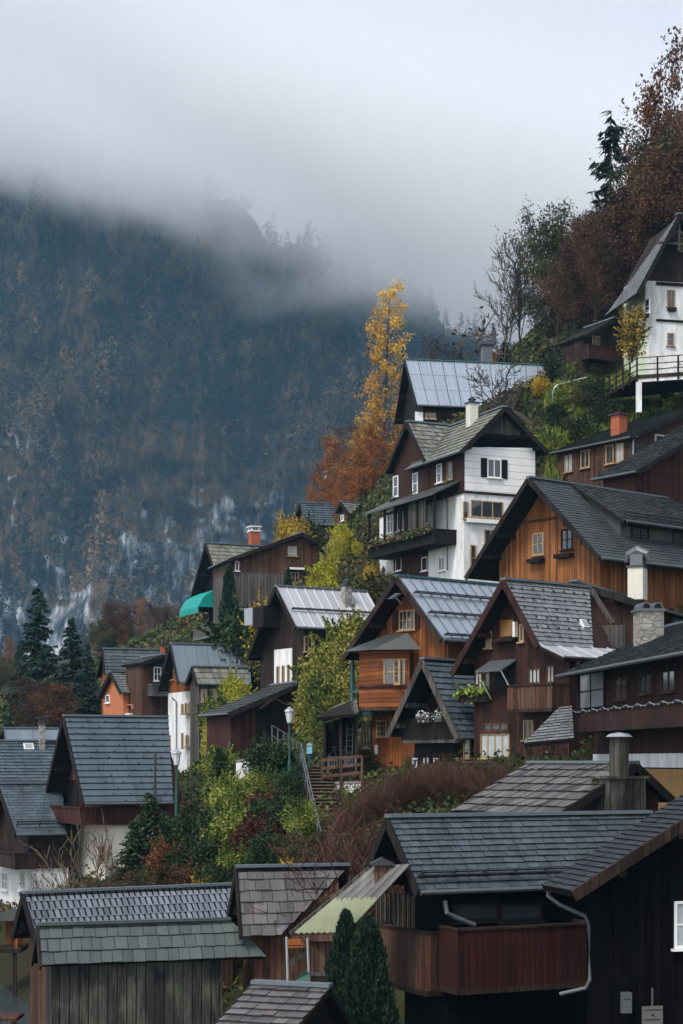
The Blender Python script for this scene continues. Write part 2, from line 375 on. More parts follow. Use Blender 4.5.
def build_mountain():
    xs = np.linspace(-420, 420, 260); zs = np.linspace(0, 1, 170)
    Xg, Zg = np.meshgrid(xs, zs); x = Xg.ravel(); z = 10 + Zg.ravel() * (mt_top(x) - 10)
    y = mt_surface(x, z)
    nx, nz = len(xs), len(zs); i = np.arange(nx * nz).reshape(nz, nx)
    F_ = np.stack([i[:-1, :-1].ravel(), i[:-1, 1:].ravel(), i[1:, 1:].ravel(), i[1:, :-1].ravel()], 1)
    # back slope closes the body
    o = mesh_np('mountain', np.stack([x, y, z], 1), F_, None, 'mountain_rock', smooth=True); tag(o, kind='structure')
    # forest clinging to the face
    leafmat('mountain_forest', [(0, (.003, .007, .008)), (.35, (.010, .018, .015)), (.5, (.05, .036, .021)), (.75, (.14, .08, .036)), (1, (.24, .14, .055))])
    n = 6200
    tx = rng.uniform(-330, 330, n); tz = 15 + (mt_top(tx) - 15) * rng.uniform(0, 1, n) ** 1.05
    P = np.stack([tx, tz * .5, tx * 0], 1)
    dens = fbm(P, .02, 4, .5, 40.0)
    rock = fbm(P, .011, 3, .5, 55.0)
    keep = (dens + rng.normal(0, .25, n) + (tz - 150) * .0015) > -.12
    tx, tz = tx[keep], tz[keep]; ty = mt_surface(tx, tz) - .6; n = len(tx)
    kind = rng.uniform(0, 1, n) + fbm(np.stack([tx, tz * .3, tx * 0], 1), .012, 3, .5, 77.) * 1.5
    Vs, Fs, Ts = [], [], []; b = 0
    K = 84
    for k in range(n):
        h = rng.uniform(12, 26) * (1.0 if kind[k] < .55 else .8); r_ = h * rng.uniform(.15, .24) * (1 if kind[k] < .55 else 1.5)
        con = kind[k] < .55
        u = rng.uniform(.08, 1, K); ang = rng.uniform(0, 2 * math.pi, K)
        rr = (r_ * (1 - u) ** .8 if con else r_ * np.sin(np.clip(u, 0, 1) * math.pi) ** .6) * rng.uniform(.45, 1.15, K)
        c = np.stack([tx[k] + rr * np.cos(ang), ty[k] + rr * np.sin(ang) * .8, tz[k] - 1 + u * h], 1)
        s_ = rng.uniform(.5, 1.15, K)[:, None] * h * .031
        o1 = rng.normal(0, 1, (K, 3)) * np.array([1, .6, .5 if con else 1]); o2 = rng.normal(0, 1, (K, 3)) * np.array([.7, .6, 1])
        q = np.stack([c + (-o1 - o2) * s_, c + (o1 - o2) * s_ * .8, c + (o1 + o2) * s_, c + (-o1 + o2) * s_ * .8], 1).reshape(-1, 3)
        Vs.append(q); Fs.append(np.arange(4 * K).reshape(-1, 4) + b); b += 4 * K
        base = rng.uniform(.0, .35) if con else rng.uniform(.4, .85)
        Ts.append(np.clip(base + rng.uniform(-.12, .12, K), 0, 1))
    o = mesh_np('mountain_forest', np.concatenate(Vs), np.concatenate(Fs), np.concatenate(Ts), 'mountain_forest')
    tag(o, kind='stuff')
build_mountain()

# ---------------------------------------------------------------- air: even haze and the low cloud on the mountain
def build_air():
    m = bpy.data.materials.new('haze_air'); m.use_nodes = True; t = m.node_tree; t.nodes.clear()
    pv = t.nodes.new('ShaderNodeVolumePrincipled'); pv.inputs['Color'].default_value = (.30, .64, .90, 1); pv.inputs['Density'].default_value = HAZE; pv.inputs['Anisotropy'].default_value = 0.0
    o_ = t.nodes.new('ShaderNodeOutputMaterial'); t.links.new(pv.outputs[0], o_.inputs['Volume'])
    mb = MB(); mb.box((-1560, -60, -11.2), (1560, 1560, 430)); MATS['haze_air'] = m
    o = mb.build('haze', m); tag(o, kind='stuff')
    m = bpy.data.materials.new('low_cloud'); m.use_nodes = True; t = m.node_tree; t.nodes.clear(); MATS['low_cloud'] = m
    oc = t.nodes.new('ShaderNodeTexCoord').outputs['Object']; sx = t.nodes.new('ShaderNodeSeparateXYZ'); L(t, oc, sx.inputs[0])
    n1 = noise_n(t, mapping(t, oc, (1, 1, 1.3)), .0075, 3, .5, .5)
    hgt = math_n(t, 'ADD', sx.outputs[2], math_n(t, 'MULTIPLY', sx.outputs[0], CLOUD_TILT))
    hgt = math_n(t, 'ADD', hgt, math_n(t, 'MULTIPLY', math_n(t, 'SUBTRACT', n1, .5), 170.0))
    mr = t.nodes.new('ShaderNodeMapRange'); mr.interpolation_type = 'SMOOTHSTEP'; mr.clamp = True
    mr.inputs['From Min'].default_value = CLOUD_LO; mr.inputs['From Max'].default_value = CLOUD_HI
    mr.inputs['To Min'].default_value = 0; mr.inputs['To Max'].default_value = CLOUD_D
    L(t, hgt, mr.inputs['Value'])
    pv = t.nodes.new('ShaderNodeVolumePrincipled'); pv.inputs['Color'].default_value = (1, 1, 1, 1); pv.inputs['Anisotropy'].default_value = 0.55
    tp = t.nodes.new('ShaderNodeMapRange'); tp.interpolation_type = 'SMOOTHSTEP'; tp.clamp = True
    tp.inputs['From Min'].default_value = 322; tp.inputs['From Max'].default_value = 395; tp.inputs['To Min'].default_value = 1; tp.inputs['To Max'].default_value = .12
    L(t, math_n(t, 'ADD', sx.outputs[2], math_n(t, 'MULTIPLY', sx.outputs[0], .22)), tp.inputs['Value'])
    L(t, math_n(t, 'MULTIPLY', mr.outputs[0], tp.outputs[0]), pv.inputs['Density'])
    o_ = t.nodes.new('ShaderNodeOutputMaterial'); t.links.new(pv.outputs[0], o_.inputs['Volume'])
    m.cycles.volume_step_rate = 1.0
    mb = MB(); mb.box((-480, 800, 120), (480, 1200, 560)); o = mb.build('low_cloud', m); tag(o, kind='stuff')
HAZE = .00015; CLOUD_TILT = .42; CLOUD_LO = 266; CLOUD_HI = 335; CLOUD_D = .036
build_air()
# ---------------------------------------------------------------- house kit
DECK = 'soffit_wood'
class Frame:
    def __init__(s, x, y, z, th, root=None, M=None):
        s.o = Vector((x, y, z)); s.th = R(th); s.Rm = Matrix.Rotation(-s.th, 4, 'Z'); s.T = Matrix.Translation(s.o) @ s.Rm
        s.Ti = s.T.inverted(); s.root = root; s.M = M
    def ray(s, px, py):
        c = s.Ti @ Vector((0, 0, 0)); d = s.Ti @ Vector(((px - CX) / FP, 1, (CY - py) / FP)) - c
        return c, d
    def hit(s, px, py, axis, val):
        c, d = s.ray(px, py); k = (val - c[axis]) / d[axis]; return c + d * k
    def loc(s, px, py, Y): return s.Ti @ W(px, py, Y)
    def build(s, mb, name, mat, parent=None, **kw):
        if s.M is not None: mb.v = [tuple(s.M @ Vector(p)) for p in mb.v]
        return mb.build(name, mat, parent if parent is not None else s.root, **kw)
def clip_range(poly, b):
    xs = []
    n = len(poly)
    for i in range(n):
        (a0, b0), (a1, b1) = poly[i], poly[(i + 1) % n]
        if (b0 <= b < b1) or (b1 <= b < b0): xs.append(a0 + (a1 - a0) * (b - b0) / (b1 - b0))
    return (min(xs), max(xs)) if len(xs) >= 2 else None
STY = {}
def tiles(fr, pts, style, parent, seed=0):
    """real overlapping tiles (or seamed sheets) on a convex roof polygon; pts[0]->pts[1] is the ridge side"""
    st = STY[style]; rn = random.Random(seed + 5)
    p0 = Vector(pts[0]); ea = (Vector(pts[1]) - p0).normalized()
    far = max(pts, key=lambda p: (Vector(p) - p0 - ea * (Vector(p) - p0).dot(ea)).length)
    eb = Vector(far) - p0; eb = (eb - ea * eb.dot(ea)).normalized()
    nz = ea.cross(eb)
    if nz.z < 0: nz = -nz
    flip = ea.cross(eb).dot(nz) < 0
    pl = [((Vector(p) - p0).dot(ea), (Vector(p) - p0).dot(eb)) for p in pts]
    B = max(b for a_, b in pl); b0 = min(b for a_, b in pl)
    mb = MB(); P = lambda a_, b, c: p0 + ea * a_ + eb * b + nz * c
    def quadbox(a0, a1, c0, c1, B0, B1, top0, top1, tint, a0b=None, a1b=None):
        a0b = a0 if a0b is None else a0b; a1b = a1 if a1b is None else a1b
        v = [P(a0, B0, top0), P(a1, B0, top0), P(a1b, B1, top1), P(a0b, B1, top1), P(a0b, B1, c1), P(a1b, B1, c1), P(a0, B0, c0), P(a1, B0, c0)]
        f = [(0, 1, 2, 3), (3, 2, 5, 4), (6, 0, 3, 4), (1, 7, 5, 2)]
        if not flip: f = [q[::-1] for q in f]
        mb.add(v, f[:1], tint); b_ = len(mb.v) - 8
        mb.f.extend([tuple(i + b_ for i in q) for q in f[1:]]); mb.t.extend([-1.0] * 3)  # edge faces tinted darkest: shadow lines under the rows put into the colour
    if st['k'] == 'tile':
        w_, h_, tt, jit = st['w'], st['h'], st['t'], st.get('jit', .35)
        nrow = max(1, int(round((B - b0) / h_))); h_ = (B - b0) / nrow
        for r_ in range(nrow):
            bt = b0 + r_ * h_; bm = bt + h_ * .999; bu = max(b0, bt - h_ * .2)
            c1 = clip_range(pl, min(bm, B - 1e-4)); c0 = clip_range(pl, bt + 1e-4)
            if not c1 or not c0: continue
            lo, hi = min(c0[0], c1[0]), max(c0[1], c1[1])
            off = (r_ % 2) * .5 * w_ + st.get('run', 0) * rn.uniform(-.2, .2) * w_
            a_ = lo - off; rowt = rn.uniform(-.08, .08)
            while a_ < hi:
                ww = w_ * rn.uniform(1 - jit * .5, 1 + jit * .5); a1 = a_ + ww * st.get('gapf', .955)
                # clip at both edges following slanted sides
                t0, t1 = max(a_, c0[0]), min(a1, c0[1]); s0, s1 = max(a_, c1[0]), min(a1, c1[1])
                if (s1 - s0 > .02 or t1 - t0 > .02):
                    if t1 < t0: t0 = t1 = (max(min((t0 + t1) / 2, c0[1]), c0[0]))
                    if s1 < s0: s0 = s1 = (max(min((s0 + s1) / 2, c1[1]), c1[0]))
                    lift = rn.uniform(0, tt * .6) * st.get('rag', 1); drop = rn.uniform(0, h_ * .06) * st.get('rag', 1)
                    quadbox(t0, t1, -.01, 0, bu, bm + drop, tt * .4, tt * 1.6 + lift, min(1, max(0, .5 + rowt + rn.gauss(0, st.get('tv', .2)))), s0, s1)
                a_ += ww
    elif st['k'] == 'metal':
        c0 = clip_range(pl, b0 + 1e-4); c1 = clip_range(pl, B - 1e-4); tt = .04
        n = max(1, int(round(max(c0[1] - c0[0], c1[1] - c1[0]) / st['w'])))
        nb = st.get('rows', 1)
        for i in range(n):
            for j in range(nb):
                f0, f1, g0, g1 = i / n, (i + 1) / n, j / nb, (j + 1) / nb
                lo0 = c0[0] + (c1[0] - c0[0]) * g0; hi0 = c0[1] + (c1[1] - c0[1]) * g0; lo1 = c0[0] + (c1[0] - c0[0]) * g1; hi1 = c0[1] + (c1[1] - c0[1]) * g1
                Bq0, Bq1 = b0 + (B - b0) * g0, b0 + (B - b0) * g1
                quadbox(lo0 + (hi0 - lo0) * f0, lo0 + (hi0 - lo0) * f1 - .012, -.01, 0, Bq0, Bq1, tt + rn.uniform(0, .006), tt + .012 + rn.uniform(0, .02), rn.uniform(.25, .75),
                        lo1 + (hi1 - lo1) * f0, lo1 + (hi1 - lo1) * f1 - .012)
        o = fr.build(mb, 'roof_covering', st['mat'], parent)
        mb = MB()
        for i in range(n + 1):
            f0 = i / n
            mb.bar(P(c0[0] + (c0[1] - c0[0]) * f0, b0, tt + .03), P(c1[0] + (c1[1] - c1[0]) * f0, B, tt + .03), .045, .07, nz, .1)
        fr.build(mb, 'seam', st.get('rib', st['mat']), parent)
        for q in st.get('guard', ()):
            mb = MB(); bq = b0 + (B - b0) * q; cc = clip_range(pl, bq)
            mb.bar(P(cc[0] + .2, bq, .16), P(cc[1] - .2, bq, .16), .05, .05, nz)
            mb.bar(P(cc[0] + .2, bq + .02, .26), P(cc[1] - .2, bq + .02, .26), .04, .04, nz)
            k = max(2, int((cc[1] - cc[0]) / 1.0))
            for i in range(k + 1):
                a_ = cc[0] + .25 + (cc[1] - cc[0] - .5) * i / k; mb.bar(P(a_, bq - .1, .04), P(a_, bq + .03, .3), .05, .05)
            fr.build(mb, 'snow_guard', 'dark_metal', parent)
        return o
    if st.get('hooks'):
        hk = st['hooks']; nb = int((B - b0) / hk[1])
        for j in range(nb):
            bq = b0 + hk[1] * (j + .7); cc = clip_range(pl, min(bq, B - .01))
            if not cc: continue
            a_ = cc[0] + hk[0] * (.3 + .5 * (j % 2) + .12 * j)
            while a_ < cc[1] - .2:
                mb.bar(P(a_, bq - .02, .02), P(a_ - .05, bq + .1, .1), .05, .06, ea, -1.0); a_ += hk[0]
    o = fr.build(mb, 'roof_covering', st['mat'], parent)
    if st.get('rail'):
        for q in st['rail']:
            bq = B - q; cc = clip_range(pl, bq); mb = MB()
            mb.bar(P(cc[0] + .1, bq, .2), P(cc[1] - .1, bq, .2), .05, .05, nz); mb.bar(P(cc[0] + .1, bq, .34), P(cc[1] - .1, bq, .34), .05, .05, nz)
            k = max(2, int((cc[1] - cc[0]) / .9))
            for i in range(k + 1):
                a_ = cc[0] + .15 + (cc[1] - cc[0] - .3) * i / k; mb.bar(P(a_, bq - .12, .03), P(a_, bq, .4), .05, .05)
            fr.build(mb, 'snow_guard', 'dark_metal', parent)
    return o
def slope(fr, pts, style, name='roof', t=.14, seed=0, fascia=True):
    """one roof slope: boarded deck with its covering; pts ridge0, ridge1, eave1, eave0"""
    P = [Vector(p) for p in pts]; n = (P[1] - P[0]).cross(P[-1] - P[0]).normalized()
    if n.z < 0: n = -n
    mb = MB(); mb.prism(P, -n * t); dk = fr.build(mb, name, DECK)
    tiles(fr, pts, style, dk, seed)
    return dk
class House(Frame):
    def __init__(h, name, label, cat, apex, Y, th, eL, eR, end=None, L=None, eend=None, eo=.5, ov=.7, zb=None, roof='slate', wall='dark_wood', low=None, split=None,
                 group=None, master=None, side=1, verge='bargeboard_wood', purlins=True, roofL=None, gutter=True, base=True, inset=0.0, bov=None, hipL=None):
        P = W(apex[0], apex[1], Y)
        Frame.__init__(h, P.x, P.y, 0, th)
        sl = h.hit(*eL, 1, 0); sr = h.hit(*eR, 1, 0)
        h.zr = P.z; h.sl, h.zl = sl.x, sl.z; h.sr, h.zrr = sr.x, sr.z
        if L is None:
            c, d = h.ray(*end); L = -c.y - 0; k = -c.x / d.x; L = c.y + d.y * k
        h.L = L; h.Lr = L
        if eend:
            es = h.sr if side > 0 else h.sl
            c, d = h.ray(*eend); k = (es - c.x) / d.x; Le = c.y + d.y * k
        else: Le = L
        h.ov, h.eo = ov, eo; h.th_t = .14
        if zb is None:
            cs = [h.T @ Vector((s_, d_, 0)) for s_ in (h.sl, h.sr, 0) for d_ in (0, h.L)]
            zb = min(gz(c.x, c.y) for c in cs) - .3
        h.zb = zb
        if master is None:
            root = empty(name, (P.x, P.y, zb), -h.th); tag(root, label, cat, group); h.root = root
            h.M = Matrix.Translation((0, 0, -zb)); h.rootT = Matrix.Translation((P.x, P.y, zb)) @ h.Rm
        else:
            h.root = master.root; h.rootT = master.rootT; h.M = h.rootT.inverted() @ h.T
        bo = ov if bov is None else bov
        h.wl, h.wr, h.w0, h.w1 = h.sl + eo, h.sr - eo, ov, max(L, ov + 1) - min(bo, .4)
        vt = .16
        def zf(s_):
            return (h.zr + (h.zl - h.zr) * (s_ / h.sl) if s_ < 0 else h.zr + (h.zrr - h.zr) * (s_ / h.sr)) - vt
        h.zf = zf
        zt = h.zr - vt
        # walls
        if wall:
            if low:
                zs = h.hit(split[0], split[1], 1, ov).z
                def clipped(z0, upper):
                    pts = []
                    if upper:
                        pts = [(h.wl, max(z0, min(zf(h.wl), 1e9))) if zf(h.wl) < z0 else (h.wl, z0)]
                        L_ = (h.wl, zf(h.wl)); R_ = (h.wr, zf(h.wr))
                        poly = [(h.wl, z0)] + ([L_] if L_[1] > z0 else []) + [(0, zt)] + ([R_] if R_[1] > z0 else []) + [(h.wr, z0)]
                        if L_[1] <= z0: poly[0] = (h.sl * (h.zr - vt - z0) / (h.zr - h.zl), z0)
                        if R_[1] <= z0: poly[-1] = (h.sr * (h.zr - vt - z0) / (h.zr - h.zrr), z0)
                        return poly
                    return [(h.wl + inset, zb), (h.wl + inset, min(z0, zf(h.wl + inset))), (h.wr - inset, min(z0, zf(h.wr - inset))), (h.wr - inset, zb)]
                mb = MB(); mb.prism([(x, h.w0, z) for x, z in clipped(zs, True)], (0, h.w1 - h.w0, 0)); h.uw = h.build(mb, 'upper_wall', wall)
                mb = MB(); mb.prism([(x, h.w0 + inset, z) for x, z in clipped(zs, False)], (0, h.w1 - h.w0 - 2 * inset, 0)); h.lw = h.build(mb, 'lower_wall', low)
                h.zs = zs
            else:
                mb = MB(); mb.prism([(h.wl, h.w0, zb), (h.wl, h.w0, zf(h.wl)), (0, h.w0, zt), (h.wr, h.w0, zf(h.wr)), (h.wr, h.w0, zb)], (0, h.w1 - h.w0, 0)); h.uw = h.build(mb, 'wall', wall)
        # roof
        rz = h.zr
        Rr = [(0, 0, rz), (0, L, rz), (h.sr, Le if side > 0 else L, h.zrr), (h.sr, 0, h.zrr)]
        Ll = [(0, 0, rz), (0, L, rz), (h.sl, L if side > 0 else Le, h.zl), (h.sl, 0, h.zl)]
        if hipL: Ll[1] = (0, hipL, rz); Rr[1] = (0, hipL, rz)
        sd0 = int(abs(apex[0] * 7 + apex[1]))
        h.roofR = slope(h, Rr, roof, seed=sd0) if roof else None
        h.roofL = slope(h, Ll, roofL or roof, seed=sd0 + 1) if roof else None
        mb = MB(); mb.bar((0, -.03, rz + .06), (0, hipL or L, rz + .06), .3, .09); h.build(mb, 'ridge_cap', STY[roof].get('cap', 'ridge_metal'))
        for (s_, z_) in ((h.sl, h.zl), (h.sr, h.zrr)):
            mb = MB(); n_ = Vector((0, -1, 0)); mb.bar((0, -.035, rz - .09), (s_, -.035, z_ - .09), .07, .26, (0, 0, 1)); h.build(mb, 'bargeboard', verge)
        if gutter:
            for s_, z_ in (((h.sr, h.zrr),) if side > 0 else ((h.sl, h.zl),)):
                sg = 1 if s_ > 0 else -1
                mb = MB(); mb.tube([(s_ + sg * .07, 0, z_ - .04), (s_ + sg * .07, Le, z_ - .04)], .07, 8); h.build(mb, 'gutter', 'gutter_metal')
        if purlins and ov > .35:
            for fq in (-.93, -.5, 0, .5, .93):
                s_ = (h.sr if fq > 0 else h.sl) * abs(fq)
                z_ = zf(s_) - .14 if fq else zt - .1
                if abs(fq) > .9 and not (h.wl < s_ < h.wr): s_ = h.wl + .1 if fq < 0 else h.wr - .1; z_ = zf(s_) - .14
                mb = MB(); mb.box((s_ - .09, .06, z_ - .12), (s_ + .09, h.w0 + .05, z_ + .08)); h.build(mb, 'purlin', verge)
    # ---- faces
    def face(h, f, off=0.0):
        """-> axis, value, P(h, z, out) with h metres along the wall seen from outside"""
        if f == 'front': v = h.w0 - off; return 1, v, (lambda a_, z, o=0: (a_, v - o, z)), (lambda p: p.x)
        if f == 'right': v = h.wr + off; return 0, v, (lambda a_, z, o=0: (v + o, a_, z)), (lambda p: p.y)
        v = h.wl - off; return 0, v, (lambda a_, z, o=0: (v - o, -a_, z)), (lambda p: -p.y)
    def rect(h, f, x0, y0, x1, y1, off=0.0):
        ax, v, P, A = h.face(f, off)
        ym = (y0 + y1) / 2; xm = (x0 + x1) / 2
        a0 = A(h.hit(x0, ym, ax, v)); a1 = A(h.hit(x1, ym, ax, v)); z0 = h.hit(xm, y1, ax, v).z; z1 = h.hit(xm, y0, ax, v).z
        return (min(a0, a1), max(a0, a1), z0, z1, P)
    def slab(h, f, x0, y0, x1, y1, o0, o1, name, mat, off=0.0, parent=None, label=None):
        a0, a1, z0, z1, P = h.rect(f, x0, y0, x1, y1, off + (o0 + o1) / 2 if abs(o1 - o0) > .5 else off)
        ax, v, P, A = h.face(f, off)
        mb = MB(); mb.box(P(a0, z0, o0), P(a1, z1, o1)); o = h.build(mb, name, mat, parent)
        if label: o['label'] = label
        return o
    def win(h, f, x0, y0, x1, y1, nx=2, ny=1, fm='frame_wood', pm='glass', sill=True, shut=None, off=0.0, fw=.07, box=None, name='window'):
        a0, a1, z0, z1, P = h.rect(f, x0, y0, x1, y1, off); D = .05
        mb = MB()
        mb.box(P(a0, z0, -.02), P(a0 + fw, z1, D)).box(P(a1 - fw, z0, -.02), P(a1, z1, D)).box(P(a0 + fw, z1 - fw, -.02), P(a1 - fw, z1, D)).box(P(a0 + fw, z0, -.02), P(a1 - fw, z0 + fw, D))
        for i in range(1, nx):
            a_ = a0 + (a1 - a0) * i / nx; mb.box(P(a_ - fw * .4, z0 + fw, .0), P(a_ + fw * .4, z1 - fw, D - .01))
        for j in range(1, ny):
            z_ = z0 + (z1 - z0) * j / ny
            for i in range(nx):
                b0 = a0 + (a1 - a0) * i / nx + fw * .45; b1 = a0 + (a1 - a0) * (i + 1) / nx - fw * .45
                mb.box(P(b0, z_ - .02, .0), P(b1, z_ + .02, D - .015))
        w_ = h.build(mb, name, fm)
        mb = MB(); mb.box(P(a0 + fw * .5, z0 + fw * .5, -.015), P(a1 - fw * .5, z1 - fw * .5, .012)); h.build(mb, 'pane', pm, w_)
        if sill:
            mb = MB(); mb.box(P(a0 - .08, z0 - .06, -.02), P(a1 + .08, z0 - .005, .13)); h.build(mb, 'sill', fm, w_)
        if shut:
            ww = (a1 - a0) * .42
            for q in (a0 - ww - .02, a1 + .02):
                mb = MB(); mb.box(P(q, z0, .0), P(q + ww, z1, .05))
                for k in range(7): z_ = z0 + (z1 - z0) * (k + .5) / 7; mb.box(P(q + .05, z_ - .03, .05), P(q + ww - .05, z_ + .03, .07))
                h.build(mb, 'shutter', shut)
        if box:
            mb = MB(); mb.box(P(a0, z0 - .3, .06), P(a1, z0 - .08, .3)); bx = h.build(mb, 'window_box', 'dark_wood')
            n = int(60 * (a1 - a0)); rn = np.random.default_rng(int(x0 * 13 + y0))
            c = np.array([P(x, z, o) for x, z, o in zip(rn.uniform(a0 - .05, a1 + .05, n), z0 - .1 + rn.exponential(.13, n) - .08, rn.uniform(.05, .4, n))])
            leaves_at(h, c, .07, box, bx, 'foliage', rn)
        return w_
    def balcony(h, f, x0, y0, x1, y1, depth, mat='dark_wood', off=0.0, posts=0, roofpy=None, railmat=None, floor=True, open_=False, top=None):
        """pixel rect = the outer rail panel"""
        ax, v, P0, A = h.face(f, off + depth); ym = (y0 + y1) / 2; xm = (x0 + x1) / 2
        a0, a1 = sorted((A(h.hit(x0, ym, ax, v)), A(h.hit(x1, ym, ax, v)))); z0 = h.hit(xm, y1, ax, v).z; z1 = h.hit(xm, y0, ax, v).z
        ax, v, P, A = h.face(f, off)
        b = MB(); b.box(P(a0, z0, 0), P(a1, z0 + .14, depth)); fl = h.build(b, 'balcony_floor', mat)
        b = MB()
        if open_:
            n = max(3, int((a1 - a0) / .16))
            for i in range(n + 1): a_ = a0 + .03 + (a1 - a0 - .06) * i / n; b.box(P(a_ - .03, z0 + .14, depth - .05), P(a_ + .03, z1 - .08, depth - .02))
            b.box(P(a0, z0 + .2, depth - .07), P(a1, z0 + .28, depth))
        else: b.box(P(a0, z0 + .14, depth - .06), P(a1, z1 - .07, depth - .01)); b.box(P(a0, z0 + .14, 0), P(a0 + .05, z1 - .07, depth - .06)); b.box(P(a1 - .05, z0 + .14, 0), P(a1, z1 - .07, depth - .06))
        h.build(b, 'railing', railmat or mat)
        b = MB(); b.box(P(a0 - .03, z1 - .07, depth - .1), P(a1 + .03, z1, depth + .04)); b.box(P(a0 - .03, z1 - .07, 0), P(a0 + .07, z1, depth - .1)); b.box(P(a1 - .07, z1 - .07, 0), P(a1 + .03, z1, depth - .1)); h.build(b, 'handrail', mat)
        if posts and top is not None:
            for i in range(posts):
                a_ = a0 + .06 + (a1 - a0 - .12) * i / (posts - 1); b = MB(); b.box(P(a_ - .06, z1, depth - .12), P(a_ + .06, z1 + top, depth)); h.build(b, 'post', mat)
        return a0, a1, z0, z1, P
    def chimney(h, px0, py0, px1, py1, Y, mat='chimney_plaster', cap='cap', depth=None, capmat='dark_metal'):
        p0 = h.loc(px0, py1, Y); p1 = h.loc(px1, py0, Y); c = (p0 + p1) / 2; wd = (px1 - px0) / FP * Y
        k = wd / (abs(math.cos(h.th)) + abs(math.sin(h.th))) / 2
        x0, x1, y0_, y1_ = c.x - k, c.x + k, c.y - k, c.y + k; zt = p1.z; zb_ = p0.z - .8
        b = MB(); b.box((x0, y0_, zb_), (x1, y1_, zt)); ch = h.build(b, 'chimney', mat, h.roofR)
        b = MB()
        b.box((x0 - .07, y0_ - .07, zt), (x1 + .07, y1_ + .07, zt + .09))
        if cap == 'cap':
            b.lathe((c.x, c.y, zt + .09), [(k * .75, 0), (k * .75, .16), (k * 1.0, .17), (k * .5, .3), (.03, .36)], 12)
        elif cap == 'slab':
            for q in ((x0 + .06, y0_ + .06), (x1 - .06, y0_ + .06), (x0 + .06, y1_ - .06), (x1 - .06, y1_ - .06)): b.box((q[0] - .06, q[1] - .06, zt + .09), (q[0] + .06, q[1] + .06, zt + .34))
            b.box((x0 - .12, y0_ - .12, zt + .34), (x1 + .12, y1_ + .12, zt + .42))
        elif cap == 'gable':
            b.prism([(x0 - .15, y0_ - .15, zt + .09), (x1 + .15, y0_ - .15, zt + .09), (c.x, y0_ - .15, zt + .5)], (0, y1_ - y0_ + .3, 0))
        elif cap == 'arcs':
            for q in (-.5, .5):
                cx_ = c.x + q * k; pts = [(cx_ + math.cos(a_) * k * .42, c.y, zt + .09 + math.sin(a_) * k * .5) for a_ in np.linspace(0, math.pi, 9)]
                for i in range(8): b.bar(pts[i], pts[i + 1], 2 * k, .05, (0, 1, 0) if False else Vector(pts[i + 1]).cross(Vector((0, 1, 0))))
        h.build(b, 'chimney_cap', capmat, ch)
        return c, k, zt
    def pipe(h, f, x, y0, y1, off=.12, r=.05, mat='gutter_metal'):
        ax, v, P, A = h.face(f, off); p0 = h.hit(x, y0, ax, v); p1 = h.hit(x, y1, ax, v); a_ = A(p0)
        b = MB(); b.tube([P(a_, p0.z, .3), P(a_, p0.z - .25, .02), P(a_, p1.z, 0)], r, 8); return h.build(b, 'drainpipe', mat)
def leaves_at(fr, c, size, mat, parent, name, rn):
    n = len(c); o1 = rn.normal(0, 1, (n, 3)); o2 = rn.normal(0, 1, (n, 3))
    o1 /= np.linalg.norm(o1, axis=1)[:, None]; o2 -= o1 * (o1 * o2).sum(1)[:, None]; o2 /= np.linalg.norm(o2, axis=1)[:, None]
    s_ = (size * rn.uniform(.6, 1.3, n))[:, None]
    q = np.stack([c - o1 * s_, c - o2 * s_ * .5, c + o1 * s_, c + o2 * s_ * .5], 1).reshape(-1, 3)
    if fr is not None and fr.M is not None:
        M = np.array(fr.M); q = q @ M[:3, :3].T + M[:3, 3]
    return mesh_np(name, q, np.arange(4 * n).reshape(-1, 4), rn.uniform(0, 1, n), mat, parent)
# ---- materials of the village
wood('dark_wood', (.009, .006, .005), (.042, .024, .017), (.10, .085, .07), .18, wear=.25)
wood('tar_wood', (.0016, .0016, .002), (.0048, .0042, .0044), (.010, .009, .008), .2, wear=.2)
wood('black_wood', (.005, .0045, .0045), (.016, .012, .011), (.04, .035, .03), .2, wear=.2)
wood('red_wood', (.018, .006, .005), (.075, .025, .016), (.14, .07, .05), .17, wear=.25)
wood('maroon_wood', (.014, .006, .005), (.055, .021, .015), (.11, .06, .05), .16, wear=.25)
wood('orange_wood', (.09, .026, .008), (.36, .125, .033), (.10, .05, .028), .2, wear=.7)
wood('honey_wood', (.085, .03, .010), (.42, .165, .05), (.09, .05, .03), .16, wear=.75)
wood('orange_boards', (.10, .028, .009), (.33, .11, .032), (.08, .04, .025), .2, horiz=True, wear=.6)
wood('brown_wood', (.028, .014, .009), (.12, .055, .031), (.15, .11, .08), .2, wear=.4)
wood('grey_wood', (.025, .022, .020), (.13, .115, .10), (.06, .07, .045), .2, wear=.5)
wood('grey_boards', (.045, .040, .036), (.11, .10, .09), (.2, .18, .16), .25, wear=.3)
wood('weathered_black_wood', (.012, .012, .011), (.05, .048, .042), (.13, .14, .10), .3, wear=.8)
wood('bargeboard_wood', (.009, .007, .006), (.025, .019, .017), None, .6)
wood('soffit_wood', (.007, .005, .0045), (.02, .014, .011), None, .2)
wood('frame_wood', (.30, .21, .11), (.42, .30, .17), None, .5)
wood('balcony_red', (.014, .004, .003), (.042, .009, .007), (.06, .02, .015), .2, wear=.4)
wood('stair_wood', (.08, .055, .035), (.16, .11, .075), (.05, .06, .03), .3, horiz=True)
plaster('white_plaster', (.74, .74, .73), (.3, .32, .27), .7); plaster('white_siding', (.72, .72, .70), (.5, .5, .44), .35, siding=.42)
plaster('green_white_plaster', (.62, .68, .50), (.5, .56, .4), .5); plaster('cream_plaster', (.62, .60, .50)); plaster('ochre_plaster', (.34, .20, .07), (.2, .14, .07), .6)
plaster('chimney_plaster', (.38, .33, .26), (.12, .11, .09), .8)
